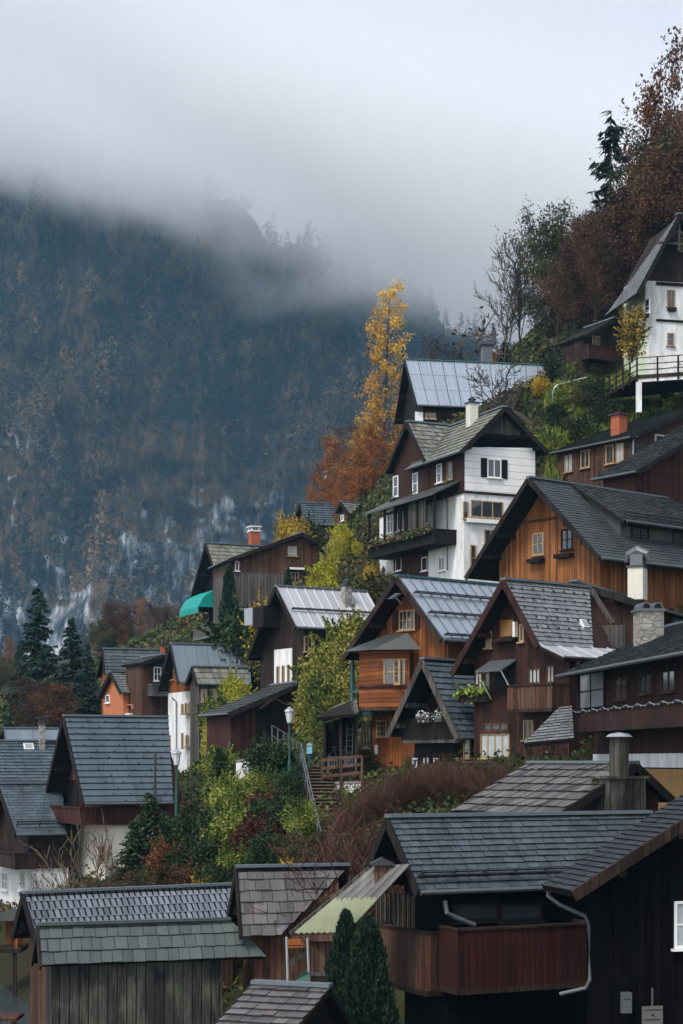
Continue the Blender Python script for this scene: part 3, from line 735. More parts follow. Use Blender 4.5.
plain('glass', (.03, .035, .04), .06, .9, var=.5, scale=2); plain('curtain_glass', (.34, .38, .38), .25, .7, var=.35, scale=3); plain('amber_lit_glass', (.20, .10, .03), .25, .6, var=.4)  # the amber one has warm room light painted into the pane colour
plain('white_paint', (.72, .72, .70), .5, var=.08); plain('dark_metal', (.02, .022, .025), .45, .5); plain('gutter_metal', (.10, .11, .115), .38, .5, .3)
plain('pale_metal', (.34, .36, .38), .35, .5, .4); plain('ridge_metal', (.10, .125, .14), .4); plain('green_paint', (.012, .06, .045), .45); plain('teal_cloth', (.0, .25, .21), .6, var=.1)
plain('pink_cloth', (.55, .22, .18), .8); plain('brick', (.30, .085, .04), .85, var=.4, scale=3); plain('orange_paint', (.42, .14, .05), .7, var=.15, scale=.8); plain('teal_trim', (.03, .09, .10), .45)
stonemat('rough_stone', (.16, .15, .13), (.36, .34, .30)); stonemat('white_stone', (.42, .41, .38), (.66, .65, .62), 2.2, (.2, .2, .18)); plain('rope', (.08, .07, .05), .9)
leafmat('box_plants', [(0, (.02, .05, .012)), (.6, (.05, .09, .02)), (.85, (.12, .12, .03)), (.93, (.35, .06, .04)), (1, (.5, .45, .4))])
leafmat('white_flowers', [(0, (.03, .05, .02)), (.4, (.10, .14, .06)), (.5, (.5, .5, .5)), (1, (.7, .7, .7))])
leafmat('lime_plants', [(0, (.06, .10, .012)), (1, (.25, .30, .05))])
# ---- roofs
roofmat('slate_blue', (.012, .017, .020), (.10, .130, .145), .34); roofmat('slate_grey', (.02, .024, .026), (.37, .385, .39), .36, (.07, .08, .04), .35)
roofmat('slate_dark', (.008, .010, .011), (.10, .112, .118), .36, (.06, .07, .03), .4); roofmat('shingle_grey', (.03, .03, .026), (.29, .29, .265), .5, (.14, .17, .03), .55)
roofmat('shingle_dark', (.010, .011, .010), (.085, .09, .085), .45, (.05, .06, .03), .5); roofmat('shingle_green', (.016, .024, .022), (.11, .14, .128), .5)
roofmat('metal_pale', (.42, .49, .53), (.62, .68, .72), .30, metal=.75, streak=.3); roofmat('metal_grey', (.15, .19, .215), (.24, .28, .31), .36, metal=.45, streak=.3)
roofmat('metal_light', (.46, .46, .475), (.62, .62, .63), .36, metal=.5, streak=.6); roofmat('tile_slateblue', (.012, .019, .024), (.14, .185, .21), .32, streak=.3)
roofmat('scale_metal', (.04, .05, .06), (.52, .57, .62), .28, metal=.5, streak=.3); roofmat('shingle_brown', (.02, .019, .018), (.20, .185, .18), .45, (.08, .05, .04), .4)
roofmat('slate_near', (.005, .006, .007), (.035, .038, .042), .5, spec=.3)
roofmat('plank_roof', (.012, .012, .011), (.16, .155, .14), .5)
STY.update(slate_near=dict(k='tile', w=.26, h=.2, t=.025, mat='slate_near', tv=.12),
 slate=dict(k='tile', w=.32, h=.26, t=.03, mat='slate_grey', tv=.1), slate_hooked=dict(k='tile', w=.26, h=.22, t=.03, mat='slate_grey', tv=.09, hooks=(.62, .5)),
 slate_blue=dict(k='tile', w=.32, h=.22, t=.034, mat='slate_blue', tv=.12, rail=(.35,)), slate_dark=dict(k='tile', w=.26, h=.22, t=.03, mat='slate_dark', tv=.15, rag=1.3),
 slate_f=dict(k='tile', w=.3, h=.23, t=.022, mat='slate_dark', tv=.1), slate_fine=dict(k='tile', w=.35, h=.3, t=.03, mat='slate_grey', tv=.1),
 shingle=dict(k='tile', w=.26, h=.42, t=.03, mat='shingle_grey', tv=.2, rag=1.6, jit=.8), shingle_dark=dict(k='tile', w=.26, h=.4, t=.03, mat='shingle_dark', tv=.3, rag=1.6, jit=.8),
 shingle_green=dict(k='tile', w=.36, h=.44, t=.035, mat='shingle_green', tv=.12, rag=1.2, jit=.35, cap='shingle_green'), shingle_brown=dict(k='tile', w=.42, h=.36, t=.035, mat='shingle_brown', tv=.2, rag=1.5, jit=.7),
 blue_rows=dict(k='tile', w=1.7, gapf=.995, h=.36, t=.055, mat='tile_slateblue', tv=.04, jit=0, rag=.2, hooks=(.85, .36)), blue_smooth=dict(k='tile', w=.5, h=.22, t=.012, mat='tile_slateblue', tv=.08, rail=(.5,)), blue_flat=dict(k='tile', w=.5, h=.3, t=.04, mat='tile_slateblue', tv=.1),
 scale=dict(k='tile', gapf=.72, w=.22, h=.36, t=.03, mat='scale_metal', tv=.08, jit=0, rag=0),
 metal_pale=dict(k='metal', w=.62, mat='metal_pale', guard=(.3, .62, .97), rib='gutter_metal', cap='teal_trim'), metal_barn=dict(k='metal', w=.95, rows=3, mat='metal_pale', rib='gutter_metal', cap='teal_trim'),
 metal_grey=dict(k='metal', w=.8, mat='metal_grey'), metal_light=dict(k='metal', w=.62, mat='metal_light', guard=(.6,), cap='ridge_metal'),
 plank=dict(k='tile', w=.2, h=.55, t=.04, mat='plank_roof', tv=.35, rag=1.5, jit=.6), copper=dict(k='metal', w=1.0, mat='metal_light'))
# ---------------------------------------------------------------- the houses, far to near
def flare(h, side, px, py, style, wall=None, L=None):
    """lower, flatter apron of roof below the eave of one side"""
    e_ = h.hit(px, py, 1, 0); s0, z0 = (h.sr, h.zrr) if side > 0 else (h.sl, h.zl); L = L or h.L
    slope(h, [(s0, 0, z0 - .01), (s0, L, z0 - .01), (e_.x, L, e_.z), (e_.x, 0, e_.z)], style, 'roof_apron')
    wx = e_.x - (.4 if side > 0 else -.4); s1 = h.wr if side > 0 else h.wl
    if wall:
        zt = z0 + (e_.z - z0) * (wx - s0) / (e_.x - s0) - .16
        mb = MB(); mb.prism([(s1, h.w0 + .003, h.zb), (s1, h.w0 + .003, h.zf(s1) - .02), (s0, h.w0 + .003, z0 - .2), (wx, h.w0 + .003, zt), (wx, h.w0 + .003, h.zb)], (0, L - h.w0 - .4, 0)); h.build(mb, 'side_wall', wall)
    return e_
# far grey-roofed house with a second roof stepping down beside it
a = House('wooden_house', 'small far house with slate blue roof between the rocky mountain and the yellow bushes', 'house', (300, 503), 152, 76, (294, 521), (304, 524), end=(343, 503), eo=.3, ov=.3, roof='blue_flat', wall='grey_wood')
a.win('right', 312, 525, 317, 531); 
a = House('wooden_house', 'small brown house with low grey roof just below the rust larches on the ridge', 'house', (341, 502), 147, 62, (336, 512), (349, 513), end=(374, 501), eo=.3, ov=.3, roof='shingle', wall='brown_wood')
a.win('front', 341, 515, 344, 521, fm='white_paint'); a.win('right', 352, 517, 358, 524, fm='white_paint', pm='curtain_glass')
# metal roofed barn at the top
a = House('wooden_barn', 'large dark barn with pale blue sheet metal roof below the golden larch', 'barn', (405, 360), 128, 80, (395, 423), (417, 405), end=(549, 364), eend=(549, 409), eo=.35, ov=.5, roof='metal_barn', wall='black_wood')
c, k, zt = a.chimney(481, 347, 492, 361, 130.5, 'gutter_metal', 'gable')
a.win('right', 425, 413, 436, 419, 2, 1); a.slab('right', 415, 412, 423, 421, 0, .05, 'door', 'white_paint')
# white house with flower balcony
B_ = House('village_house', 'tall white house with grey planked gable, one shuttered window and a long flower balcony', 'house', (505, 407), 100, -25, (461, 451), (548, 452), L=6.9, eo=.55, ov=.55, roof='shingle', wall='grey_wood', low='white_siding', split=(500, 434), side=-1)
a = B_
ztop = a.hit(500, 496, 1, a.w0).z
mb = MB(); mb.box((a.wl - .12, a.w0 - .12, a.zb), (a.wr + .05, 11.5, ztop)); a.build(mb, 'lower_storey', 'white_plaster')
mb = MB(); mb.box((a.wl - .2, a.w0 - .2, ztop), (a.wr + .1, 11.6, ztop + .14)); a.build(mb, 'floor_band', 'dark_wood')
mb = MB(); mb.box((a.wl - .045, a.w0, ztop + .14), (a.wl, a.w1, a.zf(a.wl) - .05)); a.build(mb, 'plank_cladding', 'maroon_wood')
a.win('front', 487, 459, 501, 478, 2, 1, 'white_paint', shut='black_wood')
a.win('front', 471, 501, 503, 518, 3, 1, 'frame_wood', off=.12); a.win('front', 463, 501.5, 468.5, 519, 1, 1, 'frame_wood', off=.12)
a.slab('front', 466, 520, 512, 524, 0, .25, 'ledge', 'white_paint', off=.12); a.win('front', 470, 545, 476, 571, 1, 2, 'frame_wood', off=.12); a.win('front', 484, 530, 497, 545, 2, 1, 'frame_wood', off=.12)
a.win('left', 437, 464, 442, 483, 1, 2, 'white_paint', off=.05); a.win('left', 447.5, 462, 452.5, 480, 1, 2, 'frame_wood', off=.05, box='lime_plants')
wg = House('side_gable', None, None, (407, 422), 105, 65, (386, 472), (425, 460), L=5.4, eo=.35, ov=.35, roof='shingle', wall='maroon_wood', master=a)
for q in (396, 415.5): wg.win('front', q - 2.5, 476 if q < 400 else 473, q + 2.5, 497 if q < 400 else 494, 1, 2, 'white_paint', box='box_plants')
b0, b1, z0, z1, P = a.balcony('left', 368, 537, 434, 551, 1.5, 'black_wood', off=.12, posts=5, top=2.0)
mb = MB(); mb.prism([P(b0 - .2, z1 + 2.0, 1.75), P(b0 - .2, z1 + 2.9, -.05), P(b0 - .2, z1 + 2.78, -.05), P(b0 - .2, z1 + 1.9, 1.75)], Vector(P(b1 + .3, 0, 0)) - Vector(P(b0 - .2, 0, 0))); a.build(mb, 'balcony_roof', 'shingle_dark')
bx = MB(); bx.box(P(b0 + .2, z1 - .25, 1.5), P(b1 - .2, z1 - .02, 1.72)); bx = a.build(bx, 'flower_box', 'dark_wood')
rn = np.random.default_rng(3); n = 700
leaves_at(a, np.array([P(x, z, o) for x, z, o in zip(rn.uniform(b0 + .1, b1 - .1, n), z1 + rn.normal(0, .16, n), rn.uniform(1.4, 1.85, n))]), .10, 'box_plants', bx, 'foliage', rn)
for q in (388, 398, 411, 423): a.win('left', q, 510 - (q - 388) * .1, q + 6, 533 - (q - 388) * .25, 2, 2, 'white_paint', off=.13)
for q in (396, 422, 439): a.win('left', q, 557, q + 6, 571, 2, 1, 'white_paint', off=.13)
mb = MB(); p0 = a.loc(432, 490, 101.6); mb.box((a.wl - 1.5, p0.y - .6, z0), (a.wl - 1.42, p0.y + 1.6, z1 + 2.2)); a.build(mb, 'screen', 'grey_wood')
a.chimney(466, 404, 478, 419, 102.5, 'cream_plaster', 'cap')
a.pipe('left', 447.5, 497, 570, off=.14)
# chalet at the top right
J = House('village_chalet', 'white chalet with big dark gable behind the wooden terrace, highest of all houses', 'house', (680, 214), 112, -12, (638, 292), (742, 292), L=5.6, hipL=.4, eo=1.1, ov=1.3, roof='slate_fine', wall='dark_wood', low='white_plaster', split=(670, 282), side=-1, gutter=True)
a = J
mb = MB(); mb.box((a.wl - .05, a.w0 + .02, a.zb), (a.wl, a.w1, a.zf(a.wl) - .1)); a.build(mb, 'side_plaster', 'green_white_plaster')
a.win('left', 645, 299, 650, 314, 1, 2, 'white_paint', off=.06, box='box_plants'); a.win('left', 629, 344, 638, 356, 2, 1, 'frame_wood', off=.06)
a.win('front', 667, 290, 675, 307, 2, 2, 'frame_wood', box='box_plants'); a.win('front', 667, 333, 674, 346, 1, 2, 'frame_wood'); a.win('front', 681, 238, 687, 252, 2, 1, 'frame_wood')
a.slab('front', 656, 321, 720, 323, 0, .1, 'trim', 'black_wood'); a.slab('front', 656, 284, 720, 287, 0, .12, 'eave_trim', 'black_wood')
mb = MB(); zq = a.zr - 1.9
mb.bar((-1.5, .2, zq), (1.5, .2, zq), .12, .16); mb.bar((0, .2, zq - .5), (0, .2, a.zr - .2), .14, .14); mb.bar((-.9, .2, zq), (0, .2, zq + .9), .1, .12); mb.bar((.9, .2, zq), (0, .2, zq + .9), .1, .12); a.build(mb, 'gable_truss', 'grey_wood')
# brown balcony annex beside it
a = House('wooden_annex', 'small brown timber annex with a shallow balcony left of the white chalet', 'annex', (616, 318), 116, -30, (586, 335), (640, 331), L=3.5, eo=.2, ov=.5, roof='shingle_dark', wall='dark_wood', side=-1, gutter=False)
a.balcony('front', 589, 346, 617, 360, 1.0, 'maroon_wood'); a.win('front', 592, 336, 600, 347, 2, 1, 'frame_wood')
# long brown house under the grassy slope
H_ = House('village_house', 'long low brown house with grey planked end wall and brick chimney under the grassy slope', 'house', (740, 390), 107, -37, (631, 436.5), (850, 440), L=6.9, eo=.3, ov=.35, roof='slate_dark', wall='brown_wood', side=-1)
a = H_
mb = MB(); mb.box((a.wl - .04, a.w0 - .05, a.zb), (a.wl + 9, a.w0, a.zf(a.wl) - .25)); a.build(mb, 'end_cladding', 'grey_boards')
for x0, x1, y0, y1 in ((565, 572.5, 455, 472), (581, 590, 450, 468), (606, 614, 445, 464), (616, 624, 443, 462)): a.win('left', x0, y0, x1, y1, 2, 1, 'frame_wood', 'curtain_glass' if x0 in (565, 616) else 'glass')
a.slab('left', 604, 466, 630, 481, .0, .05, 'apron_boards', 'brown_wood'); a.win('front', 655, 437, 690, 456, 4, 1, 'white_paint', off=.05, pm='glass'); a.pipe('front', 633, 437, 478, off=.12, mat='pale_metal')
c = a.loc(619, 428, 104.5); mb = MB(); mb.box((c.x - .35, c.y - .35, c.z - 1.2), (c.x + .35, c.y + .35, c.z + .75)); ch = a.build(mb, 'chimney', 'brick', a.roofL)
mb = MB(); mb.box((c.x - .48, c.y - .48, c.z + .75), (c.x + .48, c.y + .48, c.z + .85)); a.build(mb, 'chimney_cap', 'dark_metal', ch)
a = House('village_house', 'dark red house with slate roof just in front of the long low brown house', 'house', (760, 398), 98, -37, (637, 471), (880, 470), L=3.4, eo=.5, ov=.6, roof='slate_dark', wall='red_wood', side=-1)
# big orange house
F_H = House('village_house', 'broad honey orange timber house with two gable windows and a wide slate roofed dormer', 'house', (528.5, 478), 86, 50, (466, 577), (600, 557.5), end=(666, 486), eo=1.15, ov=1.3, roof='slate_f', wall='honey_wood')
a = F_H
a.win('front', 533, 533, 544, 555, 2, 2, 'frame_wood'); a.win('front', 561.5, 529, 573, 550, 2, 2, 'black_wood')
for x0, x1, y in ((531, 545, 559), (558, 574, 554)): a.slab('front', x0, y, x1, y + 4, 0, .35, 'window_box', 'black_wood')
a.slab('front', 522, 519, 556, 521.5, 0, .06, 'trim_board', 'brown_wood')
d1 = 3.2; ec = a.hit(626, 521, 1, d1); eo_ = ec.x - .45
dsl = slope(a, [(0, d1 - .15, a.zr + .06), (0, a.L, a.zr + .06), (ec.x, a.L + 3.5, ec.z), (ec.x, d1 - .15, ec.z)], 'slate_dark', 'dormer_roof')
mb = MB(); zz = lambda s_: a.zr + (ec.z - a.zr) * s_ / ec.x - .12
mb.prism([(.3, d1 + .1, a.zf(.3)), (.3, d1 + .1, zz(.3)), (eo_, d1 + .1, zz(eo_)), (eo_, d1 + .1, a.zf(min(eo_, a.sr)) - .5)], (0, .12, 0)); a.build(mb, 'dormer_cheek', 'slate_dark')
mb = MB(); mb.box((a.wr * .4, d1 + .22, a.zb), (eo_, a.L + 3.2, zz(eo_))); a.build(mb, 'side_wall', 'grey_boards')
mb = MB(); mb.tube([(ec.x + .07, d1, ec.z), (ec.x + .07, a.L + 3.5, ec.z)], .08, 8); a.build(mb, 'gutter', 'gutter_metal')
mb = MB(); mb.bar((ec.x - .25, d1 + .1, ec.z + .35), (ec.x - .25, a.L + 3, ec.z + .35), .06, .06); mb.bar((ec.x - .25, d1 + .1, ec.z + .5), (ec.x - .25, a.L + 3, ec.z + .5), .05, .05)
for q in np.arange(d1 + .2, a.L + 3, .9): mb.bar((ec.x - .25, q, ec.z + .1), (ec.x - .25, q, ec.z + .55), .05, .05)
a.build(mb, 'snow_guard', 'dark_metal', dsl)
def side_win(a, s_, x0, y0, x1, y1, fm='black_wood', pm='glass', nx=2):
    p = a.hit(x0, (y0 + y1) / 2, 0, s_); q = a.hit(x1, (y0 + y1) / 2, 0, s_); t_ = a.hit((x0 + x1) / 2, y0, 0, s_).z; b_ = a.hit((x0 + x1) / 2, y1, 0, s_).z
    mb = MB(); mb.box((s_, p.y, b_), (s_ + .05, p.y + .08, t_)).box((s_, q.y - .08, b_), (s_ + .05, q.y, t_)).box((s_, p.y + .08, t_ - .08), (s_ + .05, q.y - .08, t_)).box((s_, p.y + .08, b_), (s_ + .05, q.y - .08, b_ + .08))
    for i in range(1, nx): m_ = p.y + (q.y - p.y) * i / nx; mb.box((s_, m_ - .03, b_ + .08), (s_ + .04, m_ + .03, t_ - .08))
    w_ = a.build(mb, 'window', fm); mb = MB(); mb.box((s_, p.y + .05, b_ + .05), (s_ + .02, q.y - .05, t_ - .05)); a.build(mb, 'pane', pm, w_); return w_
side_win(a, eo_, 631, 525, 649, 549); side_win(a, eo_, 672, 525, 690, 547)
# turquoise awning house and neighbours
a = House('village_house', 'far house with steep weathered shingle roof, dark gable and turquoise awning', 'house', (206, 543.5), 130, 66, (191, 597), (221, 589), end=(274, 545.5), eend=(270, 589), eo=.5, ov=.9, roof='shingle', wall='black_wood')
a.chimney(248, 532, 260, 546, 132, 'brick', 'slab', capmat='white_paint')
mb = MB(); pts = []
for i in range(9):
    t_ = i / 8; pts.append((t_ * 1.15 - .12 * math.sin(t_ * 3.14) + (.35 * max(0, t_ - .75) * 4), -t_ ** .8 * 1.9))
q0 = a.hit(214, 590, 1, a.w0)
prof = [(q0.x - 2.6, a.w0 - y_ * -1, q0.z - x_) for x_, y_ in pts]
for i in range(8):
    A_, B2 = prof[i], prof[i + 1]; mb.add([(A_[0], A_[1], A_[2]), (A_[0] + 4.4, A_[1], A_[2]), (B2[0] + 4.4, B2[1], B2[2]), (B2[0], B2[1], B2[2]), (A_[0], A_[1], A_[2] - .03), (A_[0] + 4.4, A_[1], A_[2] - .03), (B2[0] + 4.4, B2[1], B2[2] - .03), (B2[0], B2[1], B2[2] - .03)], [(0, 1, 2, 3), (7, 6, 5, 4), (0, 3, 7, 4), (1, 5, 6, 2)])
for sx_ in (prof[0][0], prof[0][0] + 4.38):
    mb.prism([(sx_, p[1], p[2]) for p in prof] + [(sx_, a.w0, prof[-1][2])], (.03, 0, 0))
mb.box((prof[0][0], prof[-1][1] - .02, prof[-1][2] - .45), (prof[0][0] + 4.4, prof[-1][1] + .02, prof[-1][2])); a.build(mb, 'awning', 'teal_cloth')
a.balcony('front', 193, 627, 221, 638, 2.2, 'gutter_metal', railmat='grey_boards'); a.win('front', 203, 604, 209, 624, 1, 2); 
a = House('village_house', 'brown plank house with low dark roof just right of the turquoise awning house', 'house', (302, 533), 124, -18, (229, 559), (322, 544), L=6, eo=.2, ov=.4, roof='shingle_dark', wall='brown_wood', low='grey_boards', split=(250, 573), side=-1)
a.win('front', 287, 546, 297, 556, 2, 1, 'frame_wood', 'curtain_glass'); a.win('front', 291, 572, 299, 583, 2, 2, 'frame_wood'); a.win('front', 235, 561, 239, 571, 1, 1, 'white_paint')
a.slab('front', 286, 568, 303, 570, 0, .4, 'ledge', 'white_paint')
a = House('white_tower', 'narrow white rendered wall end with one small slit window below the turquoise awning house', 'house', (236, 607), 122, 40, (229, 614), (243, 612), L=2.2, eo=.1, ov=.1, roof='shingle', wall='white_plaster', purlins=False, gutter=False)
a.win('front', 233, 620, 235.5, 630, 1, 1, 'black_wood')
# orange small houses at the far left
a = House('village_house', 'far slate blue roofed house standing behind the small orange gabled house', 'house', (103, 649), 127, 72, (97, 676), (105, 673), end=(164, 650), eo=.3, ov=.3, roof='blue_flat', wall='orange_wood')
a.chimney(160, 646, 165, 656, 128, 'brick', 'cap')
a = House('village_house', 'small orange painted gabled house with pink striped awning and steep grey roof', 'house', (110.5, 672), 120, 58, (98, 697), (121, 692), end=(150, 672), eo=.25, ov=.3, roof='slate_fine', wall='orange_paint')
a.win('front', 106, 695, 110, 703, 1, 1, 'white_paint')
mb = MB(); q0 = a.hit(114, 701, 1, a.w0 - .0); q1 = a.hit(131, 701, 0, a.wr)
mb.box((a.wr, .5, q0.z - .35), (a.wr + .9, 2.6, q0.z - .3)).box((a.wr + .85, .5, q0.z - .6), (a.wr + .9, 2.6, q0.z - .35)); a.build(mb, 'awning', 'pink_cloth')
mb = MB(); mb.box((a.wr, .4, q0.z - 3.2), (a.wr + .8, 2.5, q0.z - .9)); a.build(mb, 'bay', 'cream_plaster')
a = House('wooden_annex', 'narrow brown annex with one tall window between the orange house and the white drainpipe house', 'annex', (163, 655), 117, -28, (142, 663), (176, 662), L=4, eo=.2, ov=.5, roof='shingle_dark', wall='brown_wood', side=-1, gutter=False)
a.win('front', 153.5, 667, 161, 681, 2, 2, 'white_paint'); a.balcony('front', 152, 684, 168, 696, .9, 'gutter_metal', railmat='grey_boards')
# white house with metal roof and shingled wing
N_ = House('village_house', 'white walled house with grey seamed metal roof, brown gable and a tall drainpipe', 'house', (171, 644), 110, 66, (158, 690), (179, 682), end=(250, 646), eend=(250, 684), eo=.3, ov=.6, roof='metal_grey', wall='orange_wood', low='white_plaster', split=(172, 693))
a = N_
for x0, x1, y0, y1 in ((181, 183.6, 704, 714), (184.6, 187, 703, 713), (188, 190.4, 702, 712), (181, 183.4, 733, 748), (185.4, 188, 735, 746)): a.win('right', x0, y0, x1, y1, 1, 2, 'frame_wood')
a.win('front', 170, 664, 174, 680, 1, 2); a.win('front', 168, 735, 171, 748, 1, 2); a.pipe('front', 176.5, 698, 780, off=.1)
a = House('wooden_wing', 'grey wooden balcony wing with mossy shingle roof built onto the white drainpipe house', 'house wing', (192.5, 667), 105.5, 66, (186, 683), (197, 683.5), end=(248, 668), eend=(248, 684), eo=.2, ov=.2, roof='shingle', wall='grey_wood')
a.win('right', 201, 689, 207, 702, 2, 2, 'frame_wood', 'curtain_glass'); a.win('right', 212, 689, 218, 700, 2, 2, 'frame_wood', 'curtain_glass'); a.win('right', 224, 689, 229, 700, 1, 2, 'frame_wood')
a.balcony('right', 197, 704, 232, 716, .7, 'grey_wood')
# barn with bright metal roof and its long shed
M_ = House('village_house', 'brown house with bright seamed metal roof and a white panel with three slit windows', 'house', (276, 586.5), 95, 58, (247, 659), (296, 627), end=(366, 589), eo=.3, ov=.7, roof='metal_light', wall='dark_wood', roofL='shingle_dark')
a = M_
a.slab('front', 275, 649, 292.5, 694, 0, .06, 'white_panel', 'white_plaster')
for x in (277, 282.3, 287.6): a.win('front', x, 664 + (292 - x) * .15, x + 2.6, 683 + (292 - x) * .15, 1, 1, 'frame_wood', off=.06, fw=.05)
a.win('right', 304, 636, 312, 652, 2, 2); a.chimney(341, 586, 352, 618, 96.5, 'rough_stone', 'cap')
a.slab('front', 261, 607, 272, 628, 0, 1.1, 'oriel', 'black_wood'); a.slab('front', 262, 609, 270, 626, 1.1, 1.15, 'oriel_pane', 'pale_metal')
a = House('wooden_shed', 'long low dark red shed with shallow roof rising right below the white slit window panel', 'shed', (304, 682), 90, -22, (229, 713), (318, 690), L=5, eo=.25, ov=.5, roof='shingle_dark', wall='red_wood', side=-1)
a.slab('front', 256, 708, 283, 740, 0, .06, 'doorway', 'black_wood')
mb = MB(); q0 = a.hit(270, 699, 1, a.w0); q1 = a.hit(256, 709, 1, a.w0); q2 = a.hit(283, 706, 1, a.w0)
mb.bar((q1.x, a.w0 - .5, q1.z), (q0.x, a.w0 - .5, q0.z), .7, .08, (0, 0, 1)); mb.bar((q2.x, a.w0 - .5, q2.z), (q0.x, a.w0 - .5, q0.z), .7, .08, (0, 0, 1)); a.build(mb, 'door_canopy', 'dark_wood')
# orange house with bay
C_ = House('village_house', 'orange timber house with seamed pale metal roof, carved oriel and green corner balcony', 'house', (396.5, 576.5), 76, 50, (343, 658), (441.5, 639), end=(503, 581), eo=.85, ov=1.0, roof='metal_pale', wall='orange_wood', verge='dark_wood')
a = C_
a.win('front', 399.5, 610, 415.5, 630, 4, 2, 'frame_wood'); a.slab('front', 393.5, 611, 398, 631, 0, .07, 'shutter', 'red_wood'); a.slab('front', 416.5, 610, 420, 629, 0, .07, 'shutter', 'red_wood')
a0, a1, z0, z1, P = a.rect('front', 374, 652, 404, 707, .5)
mb = MB(); mb.prism([P(a0, z0, -.02), P(a0, z0, .9), P(a1 - .7, z0, .9), P(a1 + .35, z0, -.02)], (0, 0, z1 - z0)); bay = a.build(mb, 'oriel', 'orange_boards')
mb = MB(); mb.prism([P(a0 - .1, z0 - .18, 0), P(a0 - .1, z0 - .18, 1.0), P(a1 - .65, z0 - .18, 1.0), P(a1 + .5, z0 - .18, 0)], (0, 0, .17)); mb.prism([P(a0 - .1, z0 + .9, 0), P(a0 - .1, z0 + .9, 1.0), P(a1 - .65, z0 + .9, 1.0), P(a1 + .5, z0 + .9, 0)], (0, 0, .1)); a.build(mb, 'oriel_moulding', 'brown_wood', bay)
for x0, x1, y0, y1 in ((377, 387.5, 662, 686), (390, 400.5, 660, 684)): a.win('front', x0, y0, x1, y1, 2, 3, 'frame_wood', off=.9, fw=.09)
hs_ = [P(a0 - .55, z1 + .02, -.02), P(a0 - .55, z1 + .02, 1.45), P(a1 - .45, z1 + .02, 1.45), P(a1 + 1.1, z1 + .02, -.02)]; pk = [P(a0 + .9, z1 + .8, -.02), P(a1 + .2, z1 + .8, -.02)]
mb = MB(); mb.add(hs_ + pk, [(0, 1, 4), (1, 2, 5, 4), (2, 3, 5), (3, 2, 1, 0), (0, 4, 5, 3)]); a.build(mb, 'oriel_roof', 'shingle_dark', bay)
e0 = Vector(P(a1 - .7, 0, .9)); e1 = Vector(P(a1 + .35, 0, 0)); dv = (e1 - e0); nn = Vector((dv.y, -dv.x, 0)).normalized(); nn = nn if nn.y < 0 else -nn
mb = MB(); zc = (z0 + z1) / 2 + .1
for f0, f1 in ((.15, .23), (.48, .54), (.8, .88)): mb.bar(e0 + dv * (f0 + f1) / 2 + nn * .03 + Vector((0, 0, zc - .4)), e0 + dv * (f0 + f1) / 2 + nn * .03 + Vector((0, 0, zc + .75)), .09, .06, dv)
for z_ in (zc - .4, zc + .2, zc + .75): mb.bar(e0 + dv * .12 + nn * .03 + Vector((0, 0, z_)), e0 + dv * .9 + nn * .03 + Vector((0, 0, z_)), .06, .07)
w_ = a.build(mb, 'window', 'frame_wood', bay)
mb = MB(); q_ = [e0 + dv * .15 + nn * .012, e0 + dv * .88 + nn * .012]; mb.prism([q_[0] + Vector((0, 0, zc - .4)), q_[1] + Vector((0, 0, zc - .4)), q_[1] + Vector((0, 0, zc + .75)), q_[0] + Vector((0, 0, zc + .75))], -nn * .02); a.build(mb, 'oriel_pane', 'glass', bay)
a.win('front', 364, 723, 370.5, 748, 2, 3, 'frame_wood', box=None); a.slab('front', 362.5, 721.5, 363.8, 750, 0, .07, 'shutter', 'green_paint'); a.slab('front', 370.8, 721.5, 372.2, 749, 0, .07, 'shutter', 'green_paint')
a.win('front', 377, 720, 387, 737, 3, 3, 'frame_wood'); a.win('front', 369, 665, 373, 692, 1, 3, 'green_paint'); a.slab('front', 375, 745, 378, 755, 0, .03, 'notice', 'white_paint')
a.slab('front', 360, 712, 402, 716, 0, .12, 'floor_band', 'brown_wood')
mb = MB(); q = a.hit(359, 712, 1, a.w0 - .4); mb.box((q.x - .5, a.w0 - .5, q.z - .2), (a.wl + .8, a.w0 + .1, q.z)); a.build(mb, 'corner_balcony', 'teal_trim')
mb = MB()
for x_ in (q.x - .45, q.x + .3): mb.box((x_ - .07, a.w0 - .48, q.z), (x_ + .07, a.w0 - .34, a.zf(max(x_, a.wl)) - .2))
mb.box((q.x - .5, a.w0 - .48, q.z + .9), (q.x + .35, a.w0 - .38, q.z + 1.0)); a.build(mb, 'balcony_post', 'teal_trim')
mb = MB(); mb.tube([(a.sr * .0 + .1, .2, a.zr - 1.2), (.1, -.2, a.zr - .9)], .03, 6); mb.tube([(-.15, -.25, a.zr - 1.0), (.4, -.25, a.zr - .8)], .025, 6)
for i in range(4): mb.tube([(-.1 + i * .15, -.45, a.zr - 1.0 + i * .06), (-.1 + i * .15, -.05, a.zr - .98 + i * .06)], .018, 5)
a.build(mb, 'aerial', 'pale_metal')
mb = MB(); a.build(mb.box((a.wr + .3, .8, a.zrr - 1.0), (a.wr + .42, 1.0, a.zrr - .2)), 'eave_bracket', 'orange_wood')
